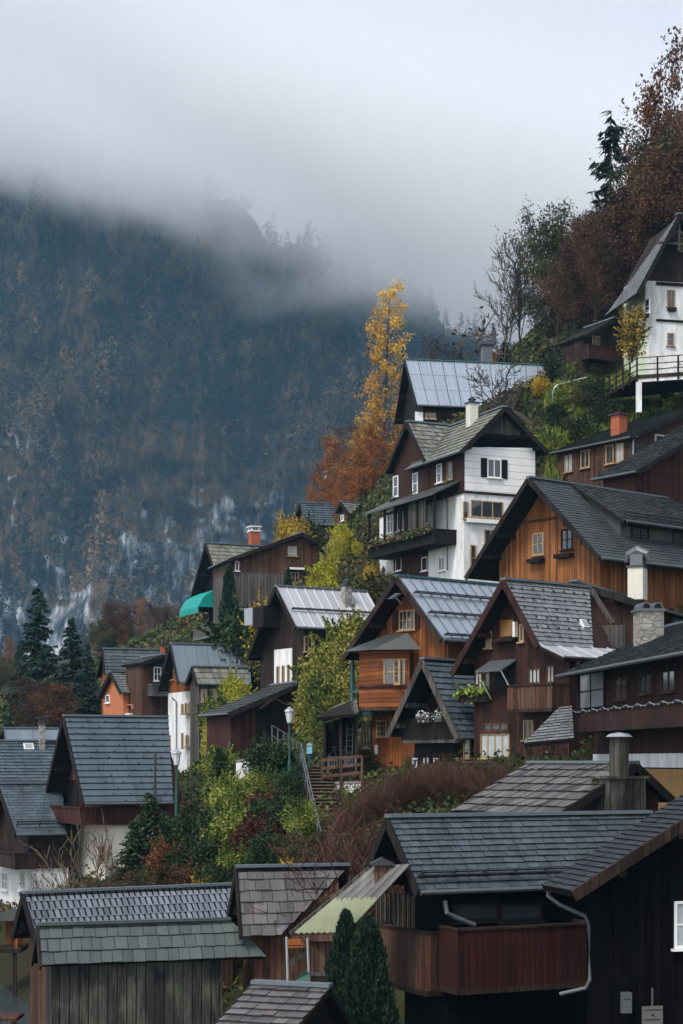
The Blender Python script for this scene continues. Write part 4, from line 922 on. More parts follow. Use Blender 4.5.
# dark red house with awning
D_ = House('village_house', 'dark red timber house with slate roof, skylight and small white awning above a balcony', 'house', (503.5, 580), 69, 50, (452, 673), (538.5, 645), end=(589, 587), eend=(593, 646), eo=.55, ov=.75, roof='slate_hooked', wall='maroon_wood', verge='maroon_wood')
a = D_
flare(a, 1, 564, 657.5, 'copper', 'maroon_wood', L=a.L * .98)
a.win('front', 486, 629, 492, 648, 2, 1, 'frame_wood', 'curtain_glass'); a.win('front', 499, 618, 515, 638, 1, 1, 'red_wood', 'amber_lit_glass'); a.win('front', 520, 624, 524.5, 642, 1, 1, 'frame_wood', 'glass')
a.slab('front', 516, 622, 518, 637, 0, .2, 'casement', 'white_paint'); a.slab('front', 497, 639, 516, 642, 0, .3, 'ledge', 'dark_wood')
a.win('front', 475, 672, 483, 694, 2, 1, 'brown_wood', 'curtain_glass'); a.win('front', 484.5, 672, 491, 694, 1, 1, 'brown_wood', 'glass')
a.slab('front', 494, 672, 516, 695, 0, .03, 'doorway', 'black_wood')
q0 = a.hit(491, 663, 1, a.w0); q1 = a.hit(517, 661, 1, a.w0); mb = MB()
mb.prism([(q0.x, a.w0 - .02, q0.z + .1), (q0.x, a.w0 - .9, q0.z - .35), (q0.x, a.w0 - .9, q0.z - .42), (q0.x, a.w0 - .02, q0.z + .03)], (q1.x - q0.x, 0, 0)); aw = a.build(mb, 'awning', 'gutter_metal')
mb = MB(); 
for x_ in (q0.x + .05, q1.x - .05): mb.tube([(x_, a.w0 - .88, q0.z - .4), (x_, a.w0 - .05, q0.z - 1.5)], .025, 6)
a.build(mb, 'awning_strut', 'white_paint', aw)
a.win('front', 529, 668, 541, 684, 3, 1, 'brown_wood', 'curtain_glass'); a.win('front', 547, 665, 555, 683, 2, 1, 'brown_wood', 'curtain_glass')
a.balcony('front', 507, 684, 552, 712, 1.0, 'dark_wood', railmat='brown_wood')
a0, a1, z0, z1, P = a.rect('front', 464, 693, 492, 700, 0); bx = MB(); bx.box(P(a0, z0 - .1, 0), P(a1, z1 - .1, .35)); bx = a.build(bx, 'flower_box', 'dark_wood'); rn = np.random.default_rng(8); n = 380
leaves_at(a, np.array([P(x, z, o) for x, z, o in zip(rn.uniform(a0 - .1, a1, n), z1 + rn.exponential(.22, n) * rn.uniform(-.6, 1, n), rn.uniform(0, .6, n))]), .11, 'lime_plants', bx, 'foliage', rn)
a.win('front', 481, 733, 510, 758, 4, 1, 'frame_wood', 'curtain_glass', fw=.08); a.win('front', 483, 723, 509, 731, 3, 1, 'brown_wood', 'glass'); a.win('front', 464, 736, 470, 758, 1, 1, 'frame_wood', 'curtain_glass')
a.win('front', 524, 720, 534, 740, 2, 1, 'frame_wood'); a.slab('front', 465, 761, 500, 763, 0, .3, 'ledge', 'brown_wood')
def on_slope(a, x0, y0, x1, y1, name, mat, parent, t=.14, frame=None):
    n_ = Vector((-(a.zrr - a.zr), 0, a.sr)).normalized(); p0 = Vector((0, 0, a.zr))
    def hp(px, py): c, d = a.ray(px, py); k_ = (p0 - c).dot(n_) / d.dot(n_); return c + d * k_
    c1, c2 = hp(x0, y0), hp(x1, y1); ea = Vector((0, 1, 0)); eb = Vector((a.sr, 0, a.zrr - a.zr)).normalized()
    mid = (c1 + c2) / 2; wa = abs((c2 - c1).dot(ea)) / 2; wb = abs((c2 - c1).dot(eb)) / 2
    v = [mid - ea * wa - eb * wb, mid + ea * wa - eb * wb, mid + ea * wa + eb * wb, mid - ea * wa + eb * wb]
    mb = MB(); mb.prism(v, n_ * t); o = a.build(mb, name, frame or mat, parent)
    if frame:
        mb = MB(); mb.prism([mid + (p - mid) * .8 + n_ * t for p in v], n_ * .02); a.build(mb, name + '_pane', mat, o)
    return o
on_slope(a, 578, 621, 588, 629, 'skylight', 'pale_metal', a.roofR, frame='white_paint')
# small dark gable in front
E_ = House('wooden_hut', 'small black gabled boathouse with blue slate roof and two boxes of white flowers', 'hut', (422.5, 659.5), 72.3, 45, (388, 735), (458, 737), L=4.2, eo=.35, ov=1.3, roof='blue_flat', wall='black_wood', verge='grey_wood')
a = E_
a.win('front', 421, 706, 430, 716, 2, 1, 'red_wood'); a.win('front', 437, 703, 444, 715, 2, 1, 'red_wood')
q0 = a.hit(401, 741, 1, .6); mb = MB(); mb.box((a.wl, .5, q0.z - .1), (a.wr, a.w0, q0.z + .03)); a.build(mb, 'balcony_floor', 'grey_wood')
mb = MB(); mb.box((a.wl, .5, q0.z + .03), (a.wr, .56, q0.z + .95)); a.build(mb, 'railing', 'black_wood')
for (x0, x1, y) in ((420, 432, 717), (437, 445, 716)):
    p, q = a.hit(x0, y, 1, .5), a.hit(x1, y, 1, .5); bx = MB(); bx.box((p.x, .3, p.z - .25), (q.x, .5, p.z - .05)); bx = a.build(bx, 'flower_box', 'grey_wood')
    rn = np.random.default_rng(int(x0)); n = 160; c = np.stack([rn.uniform(p.x, q.x, n), rn.uniform(.2, .55, n), p.z + rn.normal(0.02, .1, n)], 1); leaves_at(a, c, .06, 'white_flowers', bx, 'foliage', rn)
for x0, x1 in ((413, 418), (424, 429), (434, 439), (454.5, 459)): a.win('front', x0, 758, x1, 776, 1, 2, 'white_paint', 'glass', fw=.07)
# house with dark low roof, stone chimneys
Z_ = House('village_house', 'low dark red house with shallow black slate roof and a white cowled chimney', 'house', (574, 582), 76, 26, (540, 594), (651, 606), L=9.5, eo=.4, ov=.5, roof='slate_dark', wall='maroon_wood')
a = Z_
a.chimney(627, 568, 648, 583, 80.5, 'cream_plaster', 'none'); 
mb = MB(); c = a.loc(638, 557, 80.5); mb.tube([(c.x - .55, c.y, c.z - .25), (c.x - .45, c.y, c.z + .1), (c.x, c.y, c.z + .3), (c.x + .45, c.y, c.z + .1), (c.x + .55, c.y, c.z - .25)], [.1, .22, .26, .22, .1], 10); mb.box((c.x - .3, c.y - .3, c.z - .6), (c.x + .3, c.y + .3, c.z + .1)); a.build(mb, 'chimney_cowl', 'gutter_metal', a.roofR)
a.win('front', 640, 612, 648, 633, 1, 1, 'green_paint', 'glass'); a.win('right', 672, 618, 690, 640, 2, 1, 'green_paint', 'curtain_glass')
a.slab('front', 594, 627, 632, 650, .9, 1.0, 'plank_screen', 'grey_wood')
q0, q1 = a.loc(591, 589, 73.6), a.loc(613, 624, 72.6); mb = MB(); mb.bar(q0, q1, .14, .14); mb.bar(q0 + Vector((-.9, .3, -.1)), q1 + Vector((-1.3, .3, -1.0)), .12, .12); a.build(mb, 'raking_beam', 'grey_wood')
# long balcony house on the right
Y_ = House('village_house', 'long dark house with running balcony, string of lamps and ochre ground floor', 'house', (830, 590), 51.3, -8, (690, 651), (960, 651), L=14.8, eo=1.3, ov=.5, roof='slate_dark', wall='maroon_wood', low='ochre_plaster', split=(700, 770), side=-1)
a = Y_
b0, b1, z0, z1, P = a.balcony('left', 574, 705, 700, 729, 1.15, 'dark_wood', railmat='maroon_wood')
mb = MB()
for i in range(9): x_ = b0 + .1 + (b1 - b0 - .2) * i / 8; mb.box(P(x_ - .06, z1, .95), P(x_ + .06, z1 + 1.9, 1.07)) if i in (0, 8) else None
mb.box(P(b0, z1 - 2.2, .0), P(b1, z1 - 2.05, 1.2)) if False else None
a.build(mb, 'post', 'black_wood')
mb = MB(); pts = [P(b0 + (b1 - b0) * i / 60, z1 + .05 - .10 * abs(math.sin(i * .55)), 1.2) for i in range(61)]; mb.tube(pts, .015, 4)
for i in range(0, 61, 2): mb.lathe(Vector(pts[i]) - Vector((0, 0, .06)), [(.01, .06), (.03, .03), (.01, 0)], 6)
a.build(mb, 'lamp_string', 'pale_metal')
side_w = a.wl - .3
a.win('left', 578, 672, 605, 709, 2, 2, 'black_wood', 'pale_metal', sill=False, off=.02); a.win('left', 615, 676, 628, 700, 2, 2, 'brown_wood'); a.win('left', 640, 668, 652, 694, 2, 1, 'brown_wood'); a.win('left', 662, 664, 676, 692, 2, 1, 'brown_wood')  # pale first pane: a roof reflected in the glass, painted as its colour
mb = MB(); zz0 = a.hit(640, 760, 0, a.wl).z; mb.box((a.wl - .04, a.w0, zz0 - .25), (a.wl, a.w1, zz0 + .22)); a.build(mb, 'white_band', 'white_plaster')
p = [a.loc(572, 706, 63.8), None, a.loc(524, 744, 61.0), a.loc(574, 739, 60.6)]
p[1] = p[0] + (p[2] - p[3]) * .25
slope(a, p, 'slate_fine', 'side_roof')
a.chimney(635, 612, 662, 650, 62.5, 'rough_stone', 'arcs', capmat='gutter_metal')
# mid small roof with post chimney
X_ = House('wooden_shed', 'small plank roofed shed with a tall post chimney behind the big slate roof', 'shed', (636, 764), 53, -35, (556, 816), (673, 799), L=5.0, eo=.3, ov=.35, roof='plank', wall='dark_wood', side=-1, gutter=False, verge='black_wood')
a = X_
c = a.loc(619, 780, 52.6); mb = MB(); mb.box((c.x - .65, c.y - .5, c.z - 1.6), (c.x + .65, c.y + .5, c.z + .05)); mb.box((c.x - .75, c.y - .6, c.z + .05), (c.x + .75, c.y + .6, c.z + .12)); ch = a.build(mb, 'chimney', 'weathered_black_wood', a.roofL)
mb = MB(); mb.box((c.x - .21, c.y - .21, c.z + .12), (c.x + .21, c.y + .21, c.z + 1.3)); a.build(mb, 'flue', 'grey_wood', ch)
mb = MB(); mb.lathe((c.x, c.y, c.z + 1.3), [(.2, 0), (.42, .03), (.3, .12), (.03, .17)], 14); a.build(mb, 'chimney_cap', 'pale_metal', ch)
# far left houses
a = House('village_house', 'slate roofed house with white skylight and small stone chimney at the far left', 'house', (-40, 741), 100, 70, (-60, 790), (-32, 785), end=(58, 741), eo=.3, ov=.3, roof='blue_flat', wall='dark_wood')
a.chimney(38.5, 724, 45.5, 744, 101, 'rough_stone', 'slab')
on_slope(a, 23, 745, 34, 750.5, 'skylight', 'pale_metal', a.roofR, frame='white_paint')
a = House('village_house', 'low pale metal roofed hut just showing behind the skylight roof', 'house', (4, 728.5), 112, 70, (-6, 745), (6, 743), end=(58, 730), eo=.2, ov=.2, roof='metal_grey', wall='grey_wood')
Q_ = House('village_house', 'white house with blue slate roof and brown plank balcony cut by the left edge', 'house', (-2, 784), 82, 64, (-26, 840), (16, 834), end=(62, 784), eend=(66, 834), eo=.45, ov=.7, roof='blue_smooth', wall='dark_wood', low='white_plaster', split=(10, 865), inset=.1)
a = Q_
for x0, x1 in ((19, 25), (29, 35)): a.win('right', x0, 872, x1, 890, 2, 2, 'white_paint', 'curtain_glass', box='box_plants', off=-.1)
a.win('front', 2, 872, 8, 890, 2, 2, 'white_paint', 'curtain_glass', off=-.1)
a.balcony('front', -20, 850, 15, 866, 1.0, 'dark_wood')
P_ = House('village_house', 'steep gabled house with ribbed blue slate roof, red brown gable balcony and cream ground floor', 'house', (63.8, 716.5), 80, 64, (43, 807), (84, 803), end=(168, 720), eend=(173, 801), eo=.45, ov=1.0, roof='blue_rows', wall='red_wood', low='cream_plaster', split=(75, 822), inset=.25, bov=.3)
a = P_
a.slab('front', 62, 750, 73, 766, 0, .04, 'opening', 'black_wood'); a.slab('front', 56, 783, 79, 806, 0, .04, 'doorway', 'black_wood'); a.slab('front', 58, 767, 77, 780, 0, .1, 'board_panel', 'brown_wood')
b0, b1, z0, z1, P = a.balcony('front', 47, 806, 80, 823, 1.1, 'red_wood')
a.win('right', 98, 845, 106, 862, 2, 2, 'frame_wood'); 
mb = MB(); q = a.hit(153, 795, 0, a.sr - .2); mb.tube([(a.sr + .1, q.y, q.z - .5), (a.sr + .1, q.y, q.z + 1.9)], .06, 8); a.build(mb, 'flue_pipe', 'dark_metal')
# foreground left barns
a = House('wooden_barn', 'foreground barn with patterned scale metal roof behind the green shingle lean-to', 'barn', (24, 894), 57, 60, (13, 936), (36, 938), end=(232, 896), eo=.3, ov=.5, roof='scale', wall='brown_wood', verge='black_wood')
a = House('wooden_lean_to', 'foreground lean-to with mossy green grey shingle roof and streaked dark plank wall', 'barn', (38.5, 926), 53, 72, (33, 960), (41.5, 965), end=(230, 928), eend=(266, 967), eo=.3, ov=.35, roof='shingle_green', wall='weathered_black_wood', verge='dark_wood', gutter=False)
S_ = House('wooden_shed', 'foreground shed with broad brown grey plank shingles between the green lean-to and the thujas', 'shed', (237, 868), 55, 74, (226, 934), (242, 936), end=(349, 869), eend=(281, 936), eo=.4, ov=.5, roof='shingle_brown', wall='brown_wood', gutter=False)
# big dark boathouse
V_ = House('village_house', 'big black timber house with blue slate roof and long red plank balcony in the foreground', 'house', (388, 818), 46, 65, (362, 882), (419, 891), end=(650, 815), eend=(566, 887), eo=.45, ov=1.1, roof='slate_blue', wall='tar_wood')
a = V_
b0, b1, z0, z1, P = a.balcony('right', 458, 925, 594, 991, 1.0, 'dark_wood', railmat='balcony_red')
a.win('right', 452, 903, 498, 921, 1, 1, 'black_wood'); a.win('right', 500, 903, 542, 921, 1, 1, 'black_wood')
mb = MB(); q0, q1, q2 = a.hit(445, 901, 0, a.sr - .2), a.hit(447, 913, 0, a.sr - .1), a.hit(475, 925, 0, a.sr - .05); mb.tube([q0, q1, q1 + Vector((0, .2, -.1)), q2], .065, 10); a.build(mb, 'drainpipe', 'gutter_metal')
a0, a1, z0, z1, P = a.rect('front', 380, 893, 416, 926, 0)
mb = MB()
for i in range(9): x_ = a0 + (a1 - a0) * i / 8; mb.box(P(x_ - .03, z0, .05), P(x_ + .03, z1, .12))
a.build(mb, 'slatted_screen', 'grey_wood')
a.balcony('front', 376, 927, 425, 990, .5, 'dark_wood', railmat='brown_wood')
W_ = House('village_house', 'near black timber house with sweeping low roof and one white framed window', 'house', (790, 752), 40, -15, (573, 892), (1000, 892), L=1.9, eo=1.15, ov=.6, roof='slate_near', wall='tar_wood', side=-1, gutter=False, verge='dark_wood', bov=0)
a = W_
a.win('front', 674, 901, 700, 948, 2, 2, 'white_paint', 'curtain_glass', fw=.06)
mb = MB(); pl = [W(549, 884, 40.6), W(548, 896, 40.5), W(560, 905, 40.35), W(585, 916, 40.2), W(589, 925, 40.2), W(590, 980, 40.2), W(586, 988, 40.25), W(560, 994, 40.5)]
mb.tube([a.Ti @ p for p in pl], .05, 10); a.build(mb, 'drainpipe', 'gutter_metal')
# ---------------------------------------------------------------- trees and plants
def leafmat2(name, stops, rough=.65):
    m, t, bs = newmat(name)
    at = t.nodes.new('ShaderNodeAttribute'); at.attribute_name = 'tint'
    oi = t.nodes.new('ShaderNodeObjectInfo')
    f = math_n(t, 'ADD', at.outputs['Fac'], math_n(t, 'MULTIPLY', math_n(t, 'SUBTRACT', oi.outputs['Random'], .5), .3))
    L(t, ramp(t, f, stops), bs.inputs['Base Color']); bs.inputs['Roughness'].default_value = rough; bs.inputs['Specular IOR Level'].default_value = .2
    return m
leafmat2('spruce_needles', [(0, (.006, .016, .010)), (.6, (.016, .036, .022)), (1, (.035, .060, .032))])
leafmat2('larch_gold', [(0, (.26, .12, .012)), (.5, (.55, .30, .035)), (1, (.72, .48, .08))])
leafmat2('rust_leaves', [(0, (.034, .016, .009)), (.5, (.085, .036, .016)), (.85, (.18, .075, .022)), (1, (.24, .12, .03))])
leafmat2('brown_leaves', [(0, (.020, .012, .008)), (.5, (.052, .026, .015)), (1, (.11, .05, .022))])
leafmat2('olive_leaves', [(0, (.020, .024, .010)), (.5, (.045, .050, .018)), (1, (.10, .085, .025))])
leafmat2('dark_green_leaves', [(0, (.008, .018, .008)), (.6, (.022, .046, .015)), (1, (.05, .085, .022))])
leafmat2('fresh_green_leaves', [(0, (.03, .055, .012)), (.6, (.12, .16, .028)), (1, (.27, .28, .05))])
leafmat2('ivy_leaves', [(0, (.02, .034, .009)), (.4, (.08, .11, .02)), (.7, (.23, .24, .04)), (1, (.30, .20, .05))])
leafmat2('lime_leaves', [(0, (.16, .17, .015)), (.6, (.34, .33, .03)), (1, (.52, .45, .06))])
leafmat2('yellow_leaves', [(0, (.20, .13, .015)), (.6, (.40, .28, .03)), (1, (.55, .42, .06))])
leafmat2('crimson_leaves', [(0, (.022, .006, .005)), (.6, (.055, .013, .010)), (1, (.10, .03, .018))])
leafmat2('orange_leaves', [(0, (.10, .03, .008)), (.6, (.25, .08, .015)), (1, (.38, .16, .03))])
leafmat2('vine_leaves', [(0, (.05, .05, .012)), (.45, (.16, .12, .02)), (.75, (.36, .25, .04)), (1, (.25, .12, .04))])
leafmat2('thuja_leaves', [(0, (.004, .012, .008)), (.6, (.010, .026, .014)), (1, (.022, .046, .022))])
leafmat2('ground_leaves', [(0, (.014, .022, .008)), (.3, (.04, .058, .014)), (.55, (.075, .095, .02)), (.75, (.05, .034, .016)), (.9, (.10, .05, .02)), (1, (.13, .13, .03))])
plain('bark', (.06, .048, .038), .9, .2, var=.5); plain('pale_bark', (.11, .085, .062), .9, .2, var=.4); plain('red_twigs', (.075, .036, .026), .9, .2, var=.4)
def rot_to(d):
    return Vector(d).to_track_quat('Z', 'Y').to_matrix()
def skel(seed, h, r0, lev=3, nb=(9, 6, 5), ang=(50, 45, 40), lr=(.5, .5, .45), start=.25, up=.25, wob=.12, sides=(7, 5, 3, 3), shrub=0, rmin=.004):
    rn = random.Random(seed); mb = MB(); tips = []
    def grow(p, d, ln, r, lv):
        k = 5 if lv == 0 else (4 if lv < lev - 1 else 3); pts = [Vector(p)]; dd = Vector(d)
        for i in range(k):
            dd = (dd + Vector((rn.gauss(0, wob), rn.gauss(0, wob), rn.gauss(0, wob * .7) + up * .25 * (lv > 0)))).normalized(); pts.append(pts[-1] + dd * ln / k)
        mb.tube(pts, [max(rmin, r * (1 - .8 * i / k)) for i in range(k + 1)], sides[min(lv, 3)], cap=False)
        if lv >= lev: tips.extend([pts[1], pts[2], pts[3]]) if False else tips.extend(pts[1:])
        if lv < lev:
            n = nb[lv]
            for j in range(n):
                s_ = (start if lv == 0 else .2) + (1 - (start if lv == 0 else .2)) * (j + rn.random()) / n; q = s_ * k; i = min(int(q), k - 1); pp = pts[i].lerp(pts[i + 1], q - i)
                a_ = rn.uniform(0, 2 * math.pi) if lv else (j * 2.4 + rn.uniform(-.5, .5)); th = R(ang[lv] * rn.uniform(.7, 1.2))
                axis_d = (pts[i + 1] - pts[i]).normalized(); m_ = rot_to(axis_d)
                nd = m_ @ Vector((math.sin(th) * math.cos(a_), math.sin(th) * math.sin(a_), math.cos(th)))
                grow(pp, nd, ln * lr[lv] * (1.15 - .6 * s_ if lv == 0 else 1) * rn.uniform(.75, 1.2), r * (1 - .75 * s_) * .5, lv + 1)
    if shrub:
        for i in range(shrub):
            a_ = rn.uniform(0, 6.28); th = rn.uniform(.1, .75); grow((rn.uniform(-.25, .25), rn.uniform(-.25, .25), -.1), (math.sin(th) * math.cos(a_), math.sin(th) * math.sin(a_), math.cos(th)), h * rn.uniform(.7, 1.05), r0 * rn.uniform(.5, 1), 1)
    else: grow((0, 0, -.3), (rn.uniform(-.08, .08), rn.uniform(-.08, .08), 1), h, r0, 0)
    return mb, tips
def leaves_obj(name, c, size, mat, parent, seed, droop=False, tint=None, asp=.55):
    rn = np.random.default_rng(seed); n = len(c)
    o1 = rn.normal(0, 1, (n, 3)); o2 = rn.normal(0, 1, (n, 3))
    if droop: o1[:, 2] -= 1.2
    o1 /= np.linalg.norm(o1, axis=1)[:, None]; o2 -= o1 * (o1 * o2).sum(1)[:, None]; o2 /= np.linalg.norm(o2, axis=1)[:, None]
    s_ = (size * rn.uniform(.4, 1.6, n))[:, None]
    q = np.stack([c - o1 * s_, c - o2 * s_ * asp, c + o1 * s_, c + o2 * s_ * asp], 1).reshape(-1, 3)
    if tint is None: tint = np.clip(rn.normal(.5, .22, n), 0, 1)
    return mesh_np(name, q, np.arange(4 * n).reshape(-1, 4), tint, mat, parent)
def clump_tint(c, seed, sc=.8, amt=.45):
    rn = np.random.default_rng(seed); k = rn.uniform(-1, 1, (4, 3)) * sc * 3; ph = rn.uniform(0, 6, 4)
    v = sum(np.sin(c @ k[i] + ph[i]) for i in range(4)) / 4
    return np.clip(.5 + v * amt + rn.normal(0, .16, len(c)), 0, 1)
PROTO = {}
def proto(key, name, h, make):
    root = empty(name, (0, 0, -500)); make(root); tops = []
    for ch in root.children:
        co = np.empty(len(ch.data.vertices) * 3); ch.data.vertices.foreach_get('co', co); tops.append(np.quantile(co[2::3], .995))
    PROTO[key] = [root, max(tops), False]; return root
def leafy(key, name, h, mat, nl, size, spread, seed, wood='bark', r0=None, crown='crown', per=None, **kw):
    def mk(root):
        mb, tips = skel(seed, h, r0 or h * .016, **kw); mb.build('trunk' if not kw.get('shrub') else 'stems', wood, root)
        if nl:
            rn = np.random.default_rng(seed); T_ = np.array([list(t) for t in tips]); c = T_[rn.integers(0, len(T_), nl)] + rn.normal(0, spread, (nl, 3))
            leaves_obj(crown, c, size, mat, root, seed, tint=clump_tint(c, seed, 3.0 / h))
    return proto(key, name, h, mk)
def conifer(key, name, h, rb, mat, seed, whorls=34, per=7, droop=.25, dens=1.0, size=.34, gap=.1, start=.1, shape=.85, wood='bark', ragged=.25):
    def mk(root):
        rn = np.random.default_rng(seed); mb = MB(); mb.tube([(0, 0, -.5), (.05, 0, h * .5), (0, 0, h * .965)], [h * .014, h * .008, .015], 7); C_ = []; D_ = []
        for i in range(whorls):
            u = start + (1 - start) * (i + rn.uniform(0, .6)) / whorls; z = h * u
            for j in range(per):
                if rn.random() < gap: continue
                a_ = rn.uniform(0, 6.283); z = h * u + rn.uniform(-.5, .5) * h * (1 - start) / whorls * 1.6; ln = rb * ((1 - u) ** shape) * rn.uniform(1 - ragged * 1.6, 1 + ragged) + .15
                dr = droop * rn.uniform(.5, 1.5); m_ = max(3, int(ln / size * 2.6 * dens)); t_ = np.linspace(.12, 1, m_)
                x = np.cos(a_) * ln * t_; y = np.sin(a_) * ln * t_; zz = z + ln * (-dr * t_ * 1.6 + dr * 1.1 * t_ ** 2 + .12 * t_)
                C_.append(np.stack([x, y, zz], 1)); D_.append(np.tile([np.cos(a_), np.sin(a_), -dr], (m_, 1)))
                if j % 2 == 0: mb.tube([(0, 0, z), (x[m_ // 2], y[m_ // 2], zz[m_ // 2]), (x[-1], y[-1], zz[-1])], [.035, .02, .006], 3, cap=False)
        mb.build('trunk', wood, root)
        C_ = np.concatenate(C_); D_ = np.concatenate(D_); k = 2; C_ = np.repeat(C_, k, 0); D_ = np.repeat(D_, k, 0); n = len(C_)
        sd_ = np.stack([-D_[:, 1], D_[:, 0], D_[:, 2] * 0], 1) * rn.choice([-1, 1], n)[:, None]
        o1 = D_ * rn.uniform(.2, .8, (n, 1)) + sd_ * rn.uniform(.3, 1, (n, 1)) + np.array([0, 0, -1]) * rn.uniform(.05, .7, (n, 1)); o1 /= np.linalg.norm(o1, axis=1)[:, None]
        up = rn.normal(0, .5, (n, 3)) + D_; o2 = up - o1 * (o1 * up).sum(1)[:, None]; o2 /= np.linalg.norm(o2, axis=1)[:, None]
        s_ = size * rn.uniform(.6, 1.3, (n, 1)); c = C_ + o1 * s_ * .6
        q = np.stack([c - o1 * s_, c - o2 * s_ * .3, c + o1 * s_, c + o2 * s_ * .3], 1).reshape(-1, 3)
        mesh_np('crown', q, np.arange(4 * n).reshape(-1, 4), clump_tint(c, seed, 2.0 / h), mat, root)
    return proto(key, name, h, mk)
def bush(key, name, h, r_, mat, n, size, seed, lumps=9, core=True, tall=False, droop=False):
    def mk(root):
        rn = np.random.default_rng(seed); cs = []
        for i in range(lumps):
            a_ = rn.uniform(0, 6.28); q = rn.uniform(0, .62) * r_; z = h * rn.uniform(.22, .72); rr = r_ * rn.uniform(.35, .6)
            cs.append((np.array([q * np.cos(a_), q * np.sin(a_), z]), rr, min(h - z, h * .4) * rn.uniform(.8, 1)))
        cs.append((np.array([0, 0, h * .45]), r_ * .75, h * .5)); k = n // len(cs); pts = []
        for c, rr, rz in cs:
            d = rn.normal(0, 1, (k, 3)); d /= np.linalg.norm(d, axis=1)[:, None]; rad = rn.uniform(.55, 1.08, (k, 1)) ** .5
            pts.append(c + d * rad * np.array([rr, rr, rz]))
        for i in range(26):
            d = rn.normal(0, 1, 3); d[2] = abs(d[2]) * 1.3; d /= np.linalg.norm(d); c0 = np.array([0, 0, h * .4]); e_ = np.array([r_, r_, h * .62]) * rn.uniform(1.0, 1.35); m_ = n // 90
            t_ = rn.uniform(.55, 1, (m_, 1)); pts.append(c0 + d * e_ * t_ + rn.normal(0, .05 * r_, (m_, 3)) * (1.3 - t_))
        c = np.concatenate(pts); c = c[c[:, 2] > 0]
        mb = MB()
        for i in range(7):
            a_ = rn.uniform(0, 6.28); mb.tube([(0, 0, -.3), (np.cos(a_) * r_ * .25, np.sin(a_) * r_ * .25, h * .4), (np.cos(a_) * r_ * .5, np.sin(a_) * r_ * .5, h * .8)], [.05, .035, .01], 4)
        mb.build('stems', 'bark', root); leaves_obj('foliage', c, size, mat, root, seed, droop=droop, tint=clump_tint(c, seed, 2.2 / r_))
    return proto(key, name, h, mk)
def thuja(key, name, h, r_, mat, n, size, seed):
    def mk(root):
        rn = np.random.default_rng(seed); u = rn.uniform(0, 1, n) ** .8; a_ = rn.uniform(0, 6.283, n)
        f = lambda u: r_ * np.clip(1 - u, 0, 1) ** .55 * (.75 + .25 * np.clip(u * 5, 0, 1))
        bumpf = 1 + .13 * np.sin(a_ * 4 + u * 13 + seed) + .11 * np.sin(a_ * 7 - u * 23 + 2) + .06 * np.sin(a_ * 13 + u * 41); rr = f(u) * bumpf * rn.uniform(.72, 1.06, n)
        c = np.stack([rr * np.cos(a_), rr * np.sin(a_), u * h + rn.normal(0, .03, n)], 1)
        o1 = np.stack([np.cos(a_) * .45, np.sin(a_) * .45, np.ones(n)], 1) + rn.normal(0, .28, (n, 3)); o1 /= np.linalg.norm(o1, axis=1)[:, None]
        o2 = rn.normal(0, 1, (n, 3)); o2 -= o1 * (o1 * o2).sum(1)[:, None]; o2 /= np.linalg.norm(o2, axis=1)[:, None]; s_ = size * rn.uniform(.6, 1.4, (n, 1))
        q = np.stack([c - o1 * s_, c - o2 * s_ * .32, c + o1 * s_, c + o2 * s_ * .32], 1).reshape(-1, 3)
        mb = MB(); mb.tube([(0, 0, -.4), (0, 0, h * .9)], [.12, .02], 6); mb.build('trunk', 'bark', root)
        mesh_np('foliage', q, np.arange(4 * n).reshape(-1, 4), clump_tint(c, seed, 1.5 / r_, .3), mat, root)
    return proto(key, name, h, mk)
USED = 0
def put(key, px, pyt, Y, label, cat='tree', group=None, wide=1.0, h=None, rz=None, sink=0.0, tilt=0.0, zb=None):
    """plant at picture column px and depth Y on the ground, its top at picture row pyt (or height h)"""
    global USED
    rec = PROTO[key]; x = X_at(px, Y); z = (gz(x, Y) if zb is None else zb) - sink
    hh = h if h is not None else Z_at(pyt, Y) - z
    hh = max(hh, .3); s_ = hh / rec[1]
    if not rec[2]: o = rec[0]; rec[2] = True
    else: o = copy_tree(rec[0])
    for q in ('group',):
        if q in o: del o[q]
    USED += 1; o.location = (x, Y, z); o.scale = (s_ * wide, s_ * wide, s_); o.rotation_euler = (tilt, tilt * .5, rz if rz is not None else (USED * 2.399) % 6.283)
    tag(o, label, cat, group); return o
conifer('spruce', 'spruce_tree', 18, 4.0, 'spruce_needles', 1, whorls=36, per=8, droop=.3, size=.42)
conifer('spruce_open', 'spruce_tree', 14, 2.9, 'spruce_needles', 2, whorls=21, per=6, droop=.42, size=.36, gap=.12, start=.05, shape=.7, ragged=.35)
leafy('larch', 'larch_tree', 15, 'larch_gold', 10000, .085, .2, 3, lev=3, nb=(38, 7, 3), ang=(82, 50, 40), lr=(.15, .42, .4), start=.1, up=-.12, r0=.16, wob=.055)
leafy('larch_rust', 'larch_tree', 12, 'orange_leaves', 10000, .08, .24, 4, lev=3, nb=(30, 8, 3), ang=(72, 50, 40), lr=(.2, .42, .4), start=.08, up=.05, r0=.14, wob=.06)
conifer('fir_small', 'fir_tree', 8, 2.2, 'dark_green_leaves', 5, whorls=24, per=8, droop=.15, size=.3, gap=.05)
leafy('beech_rust', 'beech_tree', 14, 'rust_leaves', 15000, .135, .45, 11, lev=3, nb=(13, 6, 5), ang=(52, 45, 42), start=.2, up=.35)
leafy('beech_brown', 'beech_tree', 14, 'brown_leaves', 14000, .125, .48, 12, lev=3, nb=(13, 6, 5), ang=(45, 45, 42), start=.15, up=.5)
leafy('beech_olive', 'beech_tree', 13, 'olive_leaves', 15000, .135, .45, 13, lev=3, nb=(13, 6, 5), ang=(48, 45, 42), start=.12, up=.4)
